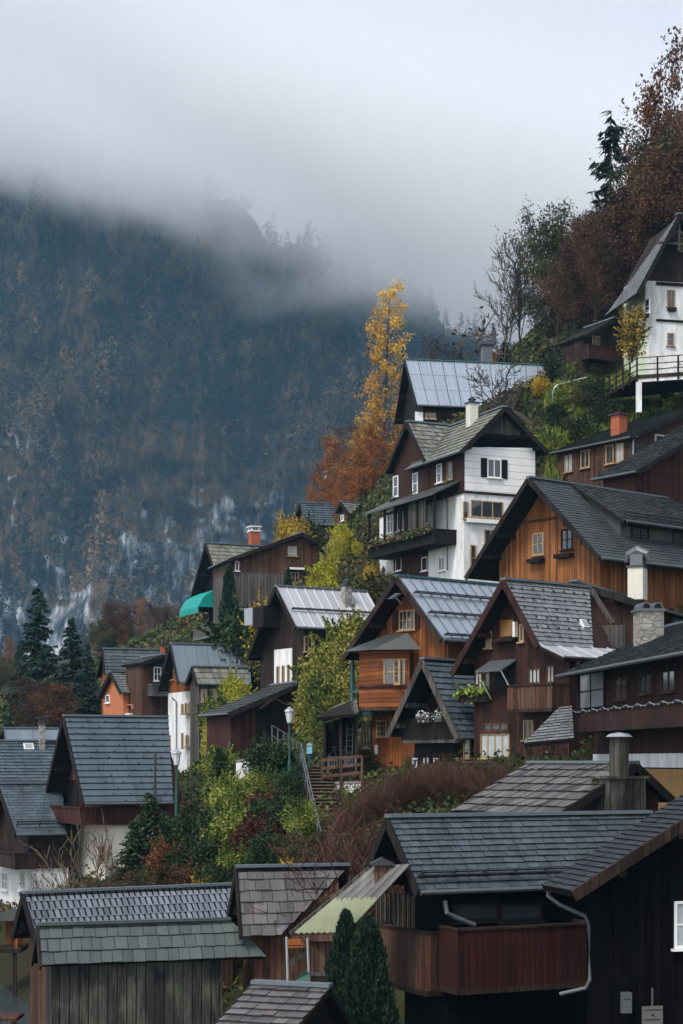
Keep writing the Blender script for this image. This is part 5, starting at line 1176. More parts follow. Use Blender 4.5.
leafy('beech_red', 'beech_tree', 13, 'rust_leaves', 10000, .16, .40, 14, lev=3, nb=(12, 6, 4), ang=(55, 40, 38), start=.15, up=.2)
leafy('larchy_brown', 'larch_tree', 12, 'brown_leaves', 3500, .09, .3, 15, lev=3, nb=(16, 7, 4), ang=(70, 40, 30), lr=(.3, .5, .4), start=.15, up=.2)
leafy('bare_tall', 'bare_tree', 12, None, 0, 0, 0, 21, lev=3, nb=(14, 6, 5), ang=(42, 42, 40), lr=(.42, .5, .5), start=.3, up=.5, r0=.14, wob=.16, rmin=.03)
leafy('bare_apple', 'apple_tree', 5, None, 0, 0, 0, 22, lev=3, nb=(10, 7, 6), ang=(62, 50, 45), lr=(.62, .5, .5), start=.3, up=.15, r0=.26, wob=.22, rmin=.028)
leafy('bare_pollard', 'bare_tree', 5, None, 0, 0, 0, 23, wood='pale_bark', lev=3, nb=(11, 6, 4), ang=(48, 32, 30), lr=(.75, .5, .5), start=.22, up=.6, r0=.2, wob=.14, rmin=.017)
leafy('dead_larch', 'dead_larch_tree', 8, 'rust_leaves', 150, .12, .15, 24, lev=2, nb=(26, 6), ang=(80, 40), lr=(.22, .4), start=.2, up=.1, r0=.1)
leafy('red_brush', 'bare_shrub', 3.2, None, 0, 0, 0, 31, wood='red_twigs', lev=3, nb=(0, 6, 5), ang=(0, 30, 32), lr=(0, .55, .5), up=.5, r0=.035, shrub=15, wob=.13, rmin=.013)
leafy('brown_brush', 'bare_shrub', 3.0, 'brown_leaves', 260, .07, .12, 32, wood='red_twigs', lev=3, nb=(0, 7, 5), ang=(0, 34, 34), lr=(0, .55, .5), up=.35, r0=.03, shrub=13, wob=.18, rmin=.012, crown='dry_leaves')
leafy('brown_thicket', 'bare_shrub', 4.0, 'brown_leaves', 1500, .09, .25, 33, lev=3, nb=(0, 6, 5), ang=(0, 36, 36), lr=(0, .55, .5), up=.35, r0=.035, shrub=11, wob=.2, crown='dry_leaves')
bush('lime', 'lime_tree', 6, 2.4, 'lime_leaves', 11000, .09, 41, lumps=14); bush('lime_b', 'lime_tree', 6, 2.2, 'yellow_leaves', 9000, .085, 42, lumps=14)
bush('dark_bush', 'shrub', 3, 1.7, 'dark_green_leaves', 8000, .075, 43); bush('dark_bush_b', 'shrub', 3, 1.5, 'dark_green_leaves', 8000, .07, 44, lumps=15)
bush('green_bush', 'shrub', 3, 1.6, 'fresh_green_leaves', 7500, .07, 45, lumps=14); bush('olive_bush', 'shrub', 3, 1.7, 'olive_leaves', 7500, .07, 46, lumps=14)
bush('red_bush', 'shrub', 2.4, 1.3, 'crimson_leaves', 5000, .055, 47, lumps=14); bush('rust_bush', 'shrub', 2.6, 1.4, 'rust_leaves', 5000, .055, 48, lumps=14); bush('yellow_bush', 'shrub', 2.4, 1.3, 'yellow_leaves', 4500, .06, 49, lumps=13)
bush('vine', 'climbing_plant', 3.2, .9, 'vine_leaves', 3600, .07, 53, lumps=16)
bush('ivy', 'ivy_mass', 5, 2.3, 'ivy_leaves', 9000, .10, 50, lumps=16, droop=True)
thuja('thuja', 'thuja_tree', 4.6, .85, 'thuja_leaves', 15000, .075, 51); thuja('cypress', 'cypress_shrub', 5, .75, 'spruce_needles', 5000, .12, 52)
# --- upper slope, far to near
FG = 'autumn trees of the wood above the chalet'
rn = random.Random(5)
FL = {'beech_rust': 'rust leaved beech in the dense wood climbing the slope at the right', 'beech_brown': 'brown half bare beech in the dense wood climbing the slope at the right', 'beech_olive': 'dull olive leaved tree in the dense wood climbing the slope at the right'}
edge = [(500, 345), (530, 255), (545, 225), (565, 205), (585, 190), (605, 185), (625, 155), (655, 115), (700, 70), (740, 40)]
def edge_y(px):
    for (x0, y0), (x1, y1) in zip(edge, edge[1:]):
        if x0 <= px <= x1: return y0 + (y1 - y0) * (px - x0) / (x1 - x0)
    return edge[-1][1]
for i in range(230):
    px = rn.uniform(556, 745); Y = rn.uniform(126, 195); y_top = edge_y(px - 40) + rn.uniform(2, 30) + (0 if rn.random() < .35 else rn.uniform(0, 150))
    x = X_at(px, Y); z = gz(x, Y); h_ = Z_at(y_top, Y) - z
    if h_ < 5 or h_ > 19:
        h_ = rn.uniform(8, 15)
        if CY - (z + h_) / Y * FP < edge_y(px - 40) + 2: continue
    k = rn.choice(['beech_rust', 'beech_brown', 'beech_brown', 'beech_olive']) if px > 575 else rn.choice(['beech_olive', 'beech_brown', 'beech_olive'])
    if px < 552 and i % 3: k = 'beech_olive'
    put(k, px, 0, Y, FL[k], 'tree', FG + {'beech_rust': ', rust', 'beech_brown': ', brown', 'beech_olive': ', olive'}[k], h=h_, wide=rn.uniform(.8, 1.1))
put('beech_red', 680, 44, 148, 'tallest red leaved beech at the very top right against the fog', wide=.75, rz=0.6)
put('beech_red', 672, 108, 152, 'red leaved beech just left below the tallest one at the top right', wide=.6)
put('bare_tall', 655, 70, 158, 'thin bare tree poking out between the red beeches at the top right', h=9)
put('spruce_open', 611, 112, 137, 'dark green spruce with open drooping branches standing against the fog', wide=.95)
put('larch_rust', 603, 168, 134, 'small bright orange tree right below the open dark spruce', h=6.5)
for px, pt in ((594, 212), (612, 205), (632, 192)): put('beech_brown', px, pt, 131, 'brown tree right in front of the open dark spruce', 'tree', 'brown trees before the spruce')
put('beech_olive', 553, 225, 142, 'olive tree on the left edge of the wood behind the bare tree', wide=.95)
put('beech_olive', 571, 206, 144, 'taller olive tree on the left edge of the wood right below the spruce', wide=.95)
put('beech_brown', 548, 290, 150, 'low brown tree at the foot of the wood beside the bare tree', wide=1.2)
put('bare_tall', 520, 226, 146, 'tall bare tree standing against the fog left of the wood', wide=1.0)
put('bare_tall', 503, 262, 146, 'smaller bare tree leaning left beside the tall bare tree', wide=.95, rz=1.0)
put('larch_rust', 498, 322, 152, 'small yellowing tree behind the metal barn ridge below the bare trees', h=4, wide=1.1)
put('fir_small', 505, 326, 148, 'small dark fir behind the right end of the metal barn ridge', h=4.5)
put('larch_rust', 455, 345, 158, 'small golden bush top peeking over the metal barn ridge', h=3.2, wide=1.3)
put('larch', 381, 291, 165, 'tall golden larch rising alone left of the metal roofed barn', wide=.8)
put('dead_larch', 407, 306, 160, 'dead larch with stubby branches and rusty top beside the golden larch', wide=.9)
put('larchy_brown', 414, 330, 166, 'bare brownish larch behind the left end of the metal barn', wide=.9)
LG = 'rust and brown larches below the golden larch'
for px, pt, Y, k, w_ in ((350, 416, 168, 'larch', 1), (338, 436, 164, 'larch_rust', 1.4), (322, 462, 168, 'larch_rust', 1.3), (362, 436, 156, 'larch_rust', 1.3), (380, 425, 152, 'larch_rust', 1.2), (398, 436, 148, 'larch_rust', 1.1), (346, 470, 152, 'larch_rust', 1.3), (385, 412, 164, 'larchy_brown', 1.1), (372, 420, 162, 'larchy_brown', 1.1), (395, 430, 158, 'larchy_brown', 1.1), (352, 470, 156, 'larchy_brown', 1.2), (332, 480, 162, 'larch_rust', 1), (392, 470, 150, 'larchy_brown', 1.1), (375, 480, 152, 'beech_brown', .9), (312, 485, 178, 'larch_rust', .9), (400, 450, 150, 'larchy_brown', 1.1), (366, 455, 158, 'beech_rust', .9), (350, 495, 158, 'beech_brown', .8)):
    put(k, px, pt, Y, {'larch': 'smaller golden larch down left of the tall golden larch', 'larch_rust': 'rusty orange larch in the group on the ridge below the golden larch', 'larchy_brown': 'brown nearly bare larch in the group on the ridge below the golden larch', 'beech_brown': 'brown leafy tree in the group on the ridge below the golden larch', 'beech_rust': 'rust leaved beech amid the larches on the ridge below the golden larch'}[k], 'tree', None if k in ('larch', 'beech_rust') else LG + ', ' + k.replace('_', ' '), wide=w_)
# --- slope around the chalet and the brown house
put('bare_apple', 531, 364, 115, 'old bare apple tree with gnarled crown in front of the metal barn roof', 'tree', wide=1.25)
SH = {'dark_bush': 'dark green shrub on the grassy slope below the white chalet', 'green_bush': 'fresh green shrub on the grassy slope below the white chalet', 'olive_bush': 'olive shrub on the grassy slope below the white chalet'}
for i in range(44):
    k = rn.choice(['dark_bush', 'green_bush', 'green_bush', 'olive_bush', 'dark_bush']); px = rn.uniform(548, 700); Y = rn.uniform(107, 117)
    if px > 600 and Y > 112: continue
    put(k, px, 0, Y, SH[k], 'shrub', 'shrubs on the slope below the chalet, ' + k.split('_')[0], h=rn.uniform(.8, 2.2), wide=rn.uniform(.9, 1.5))
put('bush_dummy', 0, 0, 0, '') if False else None
put('vine', 632, 304, 109.5, 'yellow brown climbing bush growing up the corner of the white chalet', 'bush', wide=1.1, zb=Z_at(358, 109.5))
for px, Y, h_ in ((575, 118, 3), (590, 120, 3.5), (560, 121, 2.6), (605, 119, 2.2)): put('dark_bush_b', px, 0, Y, 'dark bush crowding the foot of the brown annex beside the chalet', 'shrub', 'dark bushes by the brown annex', h=h_)
put('yellow_bush', 541, 0, 119, 'bright yellow bush beside the bare apple tree', 'shrub', h=1.6)
# --- middle left slope
for px, pt, Y, lab, k in ((341, 522, 118, 'bright lime yellow tree left of the flower balcony', 'lime'), (325, 556, 113, 'bright lime bush below and left of the lime tree', 'lime'), (357, 540, 116, 'lime and yellow tree touching the flower balcony', 'lime'), (372, 562, 108, 'yellow speckled bush under the flower balcony', 'lime_b'), (293, 512, 140, 'small yellow tree at the left end of the far slate blue house', 'lime_b'), (262, 600, 112, 'yellow bush behind the white tower and the small oriel', 'lime_b')): put(k, px, pt, Y, lab)
put('green_bush', 366, 585, 104, 'green bush above the orange house roof', 'shrub', wide=1.3); put('olive_bush', 380, 570, 103, 'olive bush right under the flower balcony', 'shrub', wide=1.2)
put('cypress', 229, 566, 119.5, 'slim dark cypress in front of the turquoise awning house', 'cypress', wide=.9); put('cypress', 288, 561, 118, 'small cypress in front of the brown plank house window', 'cypress', wide=.9, h=3.4)
put('dark_bush_b', 310, 517, 142, 'ivy covered dark shrub by the far slate blue house', 'shrub', wide=.8)
put('dark_bush', 243, 608, 113, 'dark shrub behind the white tower', 'shrub'); put('green_bush', 272, 560, 130, 'green shrub behind the brown plank house', 'shrub', h=2.5)
IV = 'ivy masses on the slope beside the orange house'
for px, pt, Y, w_ in ((345, 618, 92, 1.0), (328, 640, 90, 1), (350, 640, 88, 1), (318, 668, 87, .9), (340, 668, 86, 1.1), (325, 690, 85, 1), (345, 700, 83.5, 1), (360, 612, 90, .9), (312, 700, 86, .8), (333, 716, 82, .9)):
    put('ivy', px, pt, Y, 'big rounded mass of green and yellow ivy on the slope left of the orange house', 'ivy', IV, wide=w_ * 1.05)
for px, pt, Y, k in ((236, 672, 104, 'lime'), (222, 690, 102, 'green_bush'), (214, 716, 100, 'lime'), (216, 742, 98, 'green_bush'), (228, 712, 96, 'green_bush'), (240, 690, 98, 'lime')):
    put(k, px, pt, Y, ('lime yellow' if k == 'lime' else 'fresh green') + ' creeper between the white drainpipe house and the dark red shed', 'creeper', 'creepers between the white house and the red shed, ' + k.split('_')[0], wide=.75)
# --- valley trees at the left
for px, pt, Y, k, lab in ((38, 588, 150, 'spruce', 'tallest dark spruce at the left behind the slate roofs'), (72, 618, 145, 'spruce', 'dark spruce right of the tallest one behind the ribbed blue roof'), (88, 645, 140, 'spruce', 'lower spruce beside the orange gabled house'), (112, 640, 160, 'spruce', 'spruce behind the far slate blue roofed house'), (14, 690, 140, 'fir_small', 'low fir at the left edge above the skylight roof'), (58, 690, 138, 'spruce', 'small spruce in front of the two dark spruces')): put(k, px, pt, Y, lab, wide=1.05)
put('beech_brown', 36, 676, 134, 'red brown bare round tree between the spruces at the left', wide=1.0, h=None); put('beech_rust', 52, 684, 132, 'rusty round tree in front of the tallest spruce')
VG = 'brown and green trees of the valley wood below the mountain'
for i in range(60):
    px = rn.uniform(-10, 330); Y = rn.uniform(185, 330); pt = rn.uniform(598, 640) + (30 if px < 100 else 0); k = rn.choice(['beech_brown', 'beech_brown', 'beech_olive', 'larch_rust', 'spruce', 'beech_olive'])
    x = X_at(px, Y); h_ = Z_at(pt, Y) - gz(x, Y)
    if px > 200: pt = 600 - (px - 200) * .62 + rn.uniform(-5, 25); h_ = Z_at(pt, Y) - gz(x, Y)
    if h_ < 4: continue
    put(k, px, 0, Y, {'beech_brown': 'brown half bare tree of the valley wood at the foot of the mountain', 'beech_olive': 'olive green tree of the valley wood at the foot of the mountain', 'larch_rust': 'orange larch of the valley wood at the foot of the mountain', 'spruce': 'dark spruce of the valley wood at the foot of the mountain'}[k], 'tree', VG + ', ' + k.replace('_', ' '), h=min(h_, 17), wide=rn.uniform(1, 1.35))
# --- the bank below the stairs
BL = {'dark_bush': ('dark green', 'dark'), 'dark_bush_b': ('dense deep green', 'deep'), 'olive_bush': ('olive', 'olive'), 'green_bush': ('light green', 'light'), 'red_bush': ('crimson', 'crimson'), 'rust_bush': ('rust red', 'rust'), 'yellow_bush': ('yellow', 'yellow'), 'fir_small': ('small dark fir like', 'fir')}
def bank(k, px, pt, Y, w_=1.1, h=None): put(k, px, pt, Y, BL[k][0] + ' shrub on the steep planted bank left of the stairs', 'shrub', 'shrubs of the bank, ' + BL[k][1], wide=w_, h=h)
for k, px, pt, Y in (('dark_bush', 182, 812, 72), ('dark_bush', 200, 835, 69), ('dark_bush_b', 222, 806, 71), ('green_bush', 235, 782, 74), ('dark_bush', 262, 800, 70), ('dark_bush_b', 285, 790, 71), ('green_bush', 262, 768, 76), ('green_bush', 240, 838, 67), ('dark_bush_b', 265, 830, 66), ('olive_bush', 292, 830, 66), ('green_bush', 303, 800, 69),
    ('red_bush', 254, 812, 67.5), ('green_bush', 232, 803, 70), ('rust_bush', 172, 836, 70), ('rust_bush', 188, 862, 67.5), ('rust_bush', 265, 788, 72), ('olive_bush', 296, 842, 65), ('yellow_bush', 288, 858, 64.5), ('green_bush', 226, 772, 78), ('olive_bush', 160, 862, 70), ('olive_bush', 140, 868, 71), ('green_bush', 222, 745, 86),
    ('dark_bush', 276, 742, 79.5), ('dark_bush_b', 268, 738, 80), ('dark_bush', 285, 770, 75), ('dark_bush', 300, 762, 76.5), ('green_bush', 300, 735, 82), ('olive_bush', 315, 830, 66), ('dark_bush_b', 215, 860, 66), ('dark_bush', 310, 850, 63.5), ('yellow_bush', 205, 870, 66)): bank(k, px, pt, Y)
for px, pt, Y in ((150, 794, 74), (135, 820, 72.5), (165, 812, 73.5), (220, 748, 82)): bank('fir_small', px, pt, Y, 1.25)
put('bare_pollard', 83, 818, 72, 'pale barked pollard tree with upright twigs before the cream wall', wide=1.15, zb=-9.0)
put('brown_brush', 48, 868, 74, 'brown bare shrub at the foot of the white house beside the pollard tree', 'shrub', zb=-9.5, wide=.6); put('brown_thicket', 116, 864, 71, 'brown bare shrub right of the pollard tree', 'shrub', zb=-9); put('brown_thicket', 128, 868, 70, 'low brown shrub beside the dark firs of the bank', 'shrub')
# --- the brush behind the near roofs
for i in range(28):
    px = 335 + (i * 61.8) % 265; Y = 55.5 + (i * 7.3) % 9.5; k = ['red_brush', 'brown_brush', 'red_brush'][i % 3]
    if px > 560 and Y < 58: Y = 59
    pt = 768 + rn.uniform(-12, 30) + (18 if px < 390 else 0)
    x = X_at(px, Y); h_ = min(max(Z_at(pt, Y) - gz(x, Y), 1.6), 3.4)
    put(k, px, 0, Y, ('reddish' if k == 'red_brush' else 'brown') + ' leafless shrub in the thicket between the black boathouse and the big slate roof', 'shrub', 'leafless brush behind the big slate roof, ' + k.split('_')[0], h=h_, wide=rn.uniform(1, 1.3))
for px, pt, Y in ((352, 812, 60), (338, 830, 60), (365, 820, 57.5), (345, 850, 58)): put('brown_brush', px, pt, Y, 'brown leafless shrub leaning over the stairs beside the grey brown shingle shed', 'shrub', 'brush at the foot of the stairs', wide=1.4)
put('thuja', 346, 912, 44, 'tall slim dark thuja in front of the translucent roof, left of its pair', 'thuja', zb=-9.0, wide=.9)
put('thuja', 368, 917, 43.5, 'slightly shorter and fuller dark thuja, right of its pair', 'thuja', zb=-9.0, wide=1.05)
# --- ground cover: fallen leaves, low plants and grass nobody could count
def ground_cover():
    r2 = np.random.default_rng(77); n = 90000
    Y = r2.uniform(56, 190, n); px = r2.uniform(-20, 720, n); x = (px - CX) / FP * Y; z = ground_z(x, Y)
    ok = (z > -9.6) & ~((x < -8) & (Y < 78)); x, Y, z = x[ok], Y[ok], z[ok]; n = len(x)
    s_ = r2.uniform(.07, .17, n) * (Y / 80) ** .8
    c = np.stack([x, Y, z + r2.uniform(.0, .45, n)], 1)
    P = np.stack([x, Y, z * 0], 1); tone = fbm(P, .09, 3, .5, 4.) * .9 + .5
    o1 = r2.normal(0, 1, (n, 3)) * [1, 1, .9]; o2 = r2.normal(0, 1, (n, 3)) + [0, 0, .7]
    o1 /= np.linalg.norm(o1, axis=1)[:, None]; o2 -= o1 * (o1 * o2).sum(1)[:, None]; o2 /= np.linalg.norm(o2, axis=1)[:, None]; s_ = s_[:, None]
    q = np.stack([c - o1 * s_, c - o2 * s_ * .6, c + o1 * s_, c + o2 * s_ * .6], 1).reshape(-1, 3)
    o = mesh_np('ground_cover', q, np.arange(4 * n).reshape(-1, 4), np.clip(tone + r2.normal(0, .16, n), 0, 1), 'ground_leaves'); tag(o, kind='stuff')
    n = 26000; px = r2.uniform(545, 720, n); Y = r2.uniform(106, 119, n); x = (px - CX) / FP * Y; z = ground_z(x, Y)
    b_ = np.stack([x, Y, z], 1); a_ = r2.uniform(0, 6.28, n); w_ = np.stack([np.cos(a_), np.sin(a_), a_ * 0], 1) * .035; h_ = r2.uniform(.2, .65, (n, 1)); t_ = b_ + np.array([0, 0, 1]) * h_ + r2.normal(0, .13, (n, 3)) * [1, 1, .2]
    q = np.stack([b_ - w_, b_ + w_, t_ + w_ * .3, t_ - w_ * .3], 1).reshape(-1, 3)
    o = mesh_np('grass', q, np.arange(4 * n).reshape(-1, 4), r2.uniform(0, 1, n), 'fresh_green_leaves'); tag(o, kind='stuff')
ground_cover()
for k, rec in PROTO.items():
    if not rec[2]:
        for ch in list(rec[0].children): bpy.data.objects.remove(ch)
        bpy.data.objects.remove(rec[0])
# ---------------------------------------------------------------- small things of the village
def thing(name, loc, label, cat, group=None, rz=0):
    o = empty(name, loc, rz); tag(o, label, cat, group); o['_o'] = 1; del o['_o']; return o
def wb(mb, name, mat, root, **kw):
    l = root.location; R_ = Matrix.Rotation(-root.rotation_euler.z, 3, 'Z')
    mb.v = [tuple(R_ @ (Vector(p) - l)) for p in mb.v]; return mb.build(name, mat, root, **kw)
plain('lamp_glass', (.55, .58, .58), .3, .5, var=.05); plain('green_sheet', (.15, .17, .085), .45, .5, var=.3, scale=3); plain('info_blue', (.15, .38, .50), .5, var=.05); plain('sign_face', (.10, .105, .095), .6); plain('ink', (.02, .02, .02), .7)
stonemat('quay_stone', (.06, .06, .055), (.15, .15, .14), 2.5, (.03, .03, .03))
def water_mat():
    m, t, bs = newmat('water'); o = t.nodes.new('ShaderNodeTexCoord').outputs['Object']
    n1 = noise_n(t, mapping(t, o, (1.6, 3.2, 1)), 1.0, 4, .6, .6)
    L(t, ramp(t, n1, [(.3, (.012, .022, .024)), (.7, (.03, .045, .045))]), bs.inputs['Base Color']); bs.inputs['Roughness'].default_value = .08; bump(t, bs, n1, 1.0, .25)
water_mat()
mb = MB(); mb.add([(-70, 28, -9.35), (-9.0, 28, -9.35), (-9.0, 73, -9.35), (-70, 73, -9.35)], [(0, 1, 2, 3)]); tag(mb.build('lake_water', 'water'), kind='structure')
def pavemat():
    m, t, bs = newmat('wet_paving'); o = t.nodes.new('ShaderNodeTexCoord').outputs['Object']
    n1 = noise_n(t, o, 1.2, 5, .7); L(t, ramp(t, n1, [(.3, (.010, .010, .011)), (.7, (.03, .029, .028))]), bs.inputs['Base Color']); bs.inputs['Roughness'].default_value = .6; bump(t, bs, n1, .6, .05)
pavemat()
mb = MB(); mb.box((-8.9, 36, -10.4), (15, 61, -9.45)); tag(mb.build('yard_paving', 'wet_paving'), kind='structure')
def post_lamp(px, pyh, pyb, Y, label):
    p = W(px, pyb, Y); top = Z_at(pyh, Y); r = thing('street_lamp', p, label, 'street lamp', 'green street lamps along the path')
    H = top - p.z; mb = MB(); mb.lathe((0, 0, -.6), [(.09, 0), (.09, 1.0), (.055, 1.15), (.045, H - .15), (.09, H - .1), (.09, H - .02 - .0)], 10); mb.build('post', 'green_paint', r)
    mb = MB(); mb.lathe((0, 0, H - .62), [(.11, 0), (.20, .5), (.20, .52)], 8); hd = mb.build('lantern', 'lamp_glass', r)
    mb = MB(); mb.lathe((0, 0, H - .11), [(.25, 0), (.22, .05), (.08, .17), (.02, .22)], 8); mb.build('lantern_cap', 'pale_metal', hd)
    return r
post_lamp(289.5, 709, 772, 77.5, 'green post lamp with white lantern standing at the head of the stairs')
post_lamp(176.5, 751, 803, 76.5, 'green post lamp with grey lantern at the right end of the ribbed blue roof')
def fence(pts, h, step, mat, name, label, cat='fence', rails=(1.0, .55, .15), pw=.05, picket=0, group=None):
    P_ = [Vector(p) for p in pts]; r = thing(name, P_[0], label, cat, group); k = 0
    for a_, b_ in zip(P_, P_[1:]):
        n = max(1, int(round((b_ - a_).length / step)))
        for i in range(n + 1):
            if i == 0 and k: continue
            p = a_.lerp(b_, i / n); mb = MB(); mb.box(p - Vector((pw, pw, .4)), p + Vector((pw, pw, h))); wb(mb, 'post', mat, r)
        for q in rails:
            mb = MB(); mb.bar(a_ + Vector((0, 0, h * q)), b_ + Vector((0, 0, h * q)), pw * .9, pw * (2.2 if pw > .05 else 1)); wb(mb, 'rail', mat, r)
        if picket:
            mb = MB(); m_ = int((b_ - a_).length / picket)
            for i in range(m_): p = a_.lerp(b_, (i + .5) / m_); mb.box(p - Vector((.02, .02, -.08)), p + Vector((.02, .02, h - .03)))
            wb(mb, 'pickets', mat, r)
        k += 1
    return r
fence([W(237, 791, 83), W(262, 778, 82), W(289, 769, 80)], .95, 1.1, 'dark_metal', 'iron_railing', 'dark iron railing along the white wall of the rising path', 'railing', (1.0, .5), .025)
fence([W(178, 806, 86), W(192, 801, 85.5), W(206, 797, 85)], .95, .8, 'dark_metal', 'iron_railing', 'short dark iron railing right of the ribbed blue roof', 'railing', (1.0, .5), .025)
# white retaining walls of the path
def wall_seg(a_, b_, zt, zb_, th_, mat, name, label):
    r = thing(name, ((a_ + b_) / 2 + Vector((0, 0, zb_ - (a_.z + b_.z) / 2))), label, 'wall'); d = (b_ - a_); d.z = 0; n_ = Vector((-d.y, d.x, 0)).normalized() * th_
    mb = MB(); mb.prism([Vector((a_.x, a_.y, zb_)), Vector((b_.x, b_.y, zb_)), Vector((b_.x, b_.y, zt[1])), Vector((a_.x, a_.y, zt[0]))], n_); wb(mb, 'masonry', mat, r)
    mb = MB(); mb.bar(Vector((a_.x, a_.y, zt[0] + .04)) + n_ / 2, Vector((b_.x, b_.y, zt[1] + .04)) + n_ / 2, th_ + .1, .08); wb(mb, 'coping', 'rough_stone', r)
a_, b_ = W(236, 790, 84.5), W(293, 772, 82.5); wall_seg(a_, b_, (Z_at(762, 84.5), Z_at(752, 82.5)), a_.z - 1, .4, 'white_plaster', 'retaining_wall', 'white plastered retaining wall behind the path railing')
a_, b_ = W(324, 808, 75.5), W(362, 806, 74.0); wall_seg(a_, b_, (Z_at(784, 75.5), Z_at(783, 74.0)), a_.z - .8, .4, 'white_stone', 'stone_wall', 'white washed stone wall right of the stairs below the board fence')
fence([W(322, 782, 75.3), W(341, 780, 74.6), W(362, 778, 73.8)], .95, .85, 'brown_wood', 'board_fence', 'brown board fence beside the top of the stairs in front of the open shelter', 'fence', (1.0, .62, .25), .06)
# stairs
def stairs():
    bt, tp = W(338, 856, 66.0), W(315.5, 764, 77.5); r = thing('stairs', bt, 'long wooden stairway climbing the bank between the planting and the brush', 'stairs')
    n = 26; d = tp - bt; hd = Vector((d.x, d.y, 0)).normalized(); sd_ = Vector((hd.y, -hd.x, 0))
    for i in range(n):
        p = bt + d * (i / n); q = bt + d * ((i + 1) / n); mb = MB(); w_ = .55
        c = [p - sd_ * w_, p + sd_ * w_]; run = (q - p); run.z = 0
        mb.prism([c[0], c[1], c[1] + run * 1.15, c[0] + run * 1.15], (0, 0, .05)); wb(mb, 'step', 'stair_wood', r)
        mb = MB(); mb.prism([c[0] + run * .1 + Vector((0, 0, -.01)), c[1] + run * .1 + Vector((0, 0, -.01)), c[1] + run * .16 + Vector((0, 0, -.01)), c[0] + run * .16 + Vector((0, 0, -.01))], (0, 0, -.14)); wb(mb, 'riser', 'black_wood', r)
    for s_ in (-1, 1):
        mb = MB(); mb.bar(bt + sd_ * s_ * .6 + Vector((0, 0, -.12)), tp + sd_ * s_ * .6 + Vector((0, 0, -.12)), .07, .3); wb(mb, 'stringer', 'dark_wood', r)
    r2 = thing('stair_railing', bt - sd_ * .66, 'grey metal handrail running down the left side of the long stairs', 'railing')
    for h_ in (.95, .5):
        mb = MB(); mb.tube([bt - sd_ * .66 + Vector((0, 0, h_)), tp - sd_ * .66 + Vector((0, 0, h_))], .028, 7); wb(mb, 'handrail', 'gutter_metal', r2)
    for i in range(9):
        p = bt.lerp(tp, i / 8) - sd_ * .66; mb = MB(); mb.tube([p - Vector((0, 0, .2)), p + Vector((0, 0, .95))], .024, 6); wb(mb, 'post', 'gutter_metal', r2)
stairs()
fence([W(300, 766, 78.5), W(312, 770, 77.0)], 1.0, .5, 'green_paint', 'stair_railing', 'green railing guarding the head of the stairs by the lamp', 'railing', (1.0, .55), .025)
fence([W(272, 745, 86), W(290, 757, 82), W(300, 766, 78.8)], 1.0, 1.2, 'gutter_metal', 'stair_railing', 'grey sloping handrail coming down from the dark red shed', 'railing', (1.0, .5), .025)
p = W(309.5, 776, 76.8); r = thing('information_post', p, 'small pale blue box on a teal post beside the head of the stairs', 'post'); mb = MB(); mb.lathe((0, 0, -.2), [(.04, 0), (.04, 1.2)], 8); mb.build('post', 'green_paint', r)
mb = MB(); mb.box((-.12, -.08, 1.0), (.12, .08, 1.38)); bx = mb.build('box', 'info_blue', r); mb = MB(); mb.prism([(-.16, -.12, 1.38), (.16, -.12, 1.38), (0, -.12, 1.5)], (0, .24, 0)); mb.build('lid', 'pale_metal', bx)
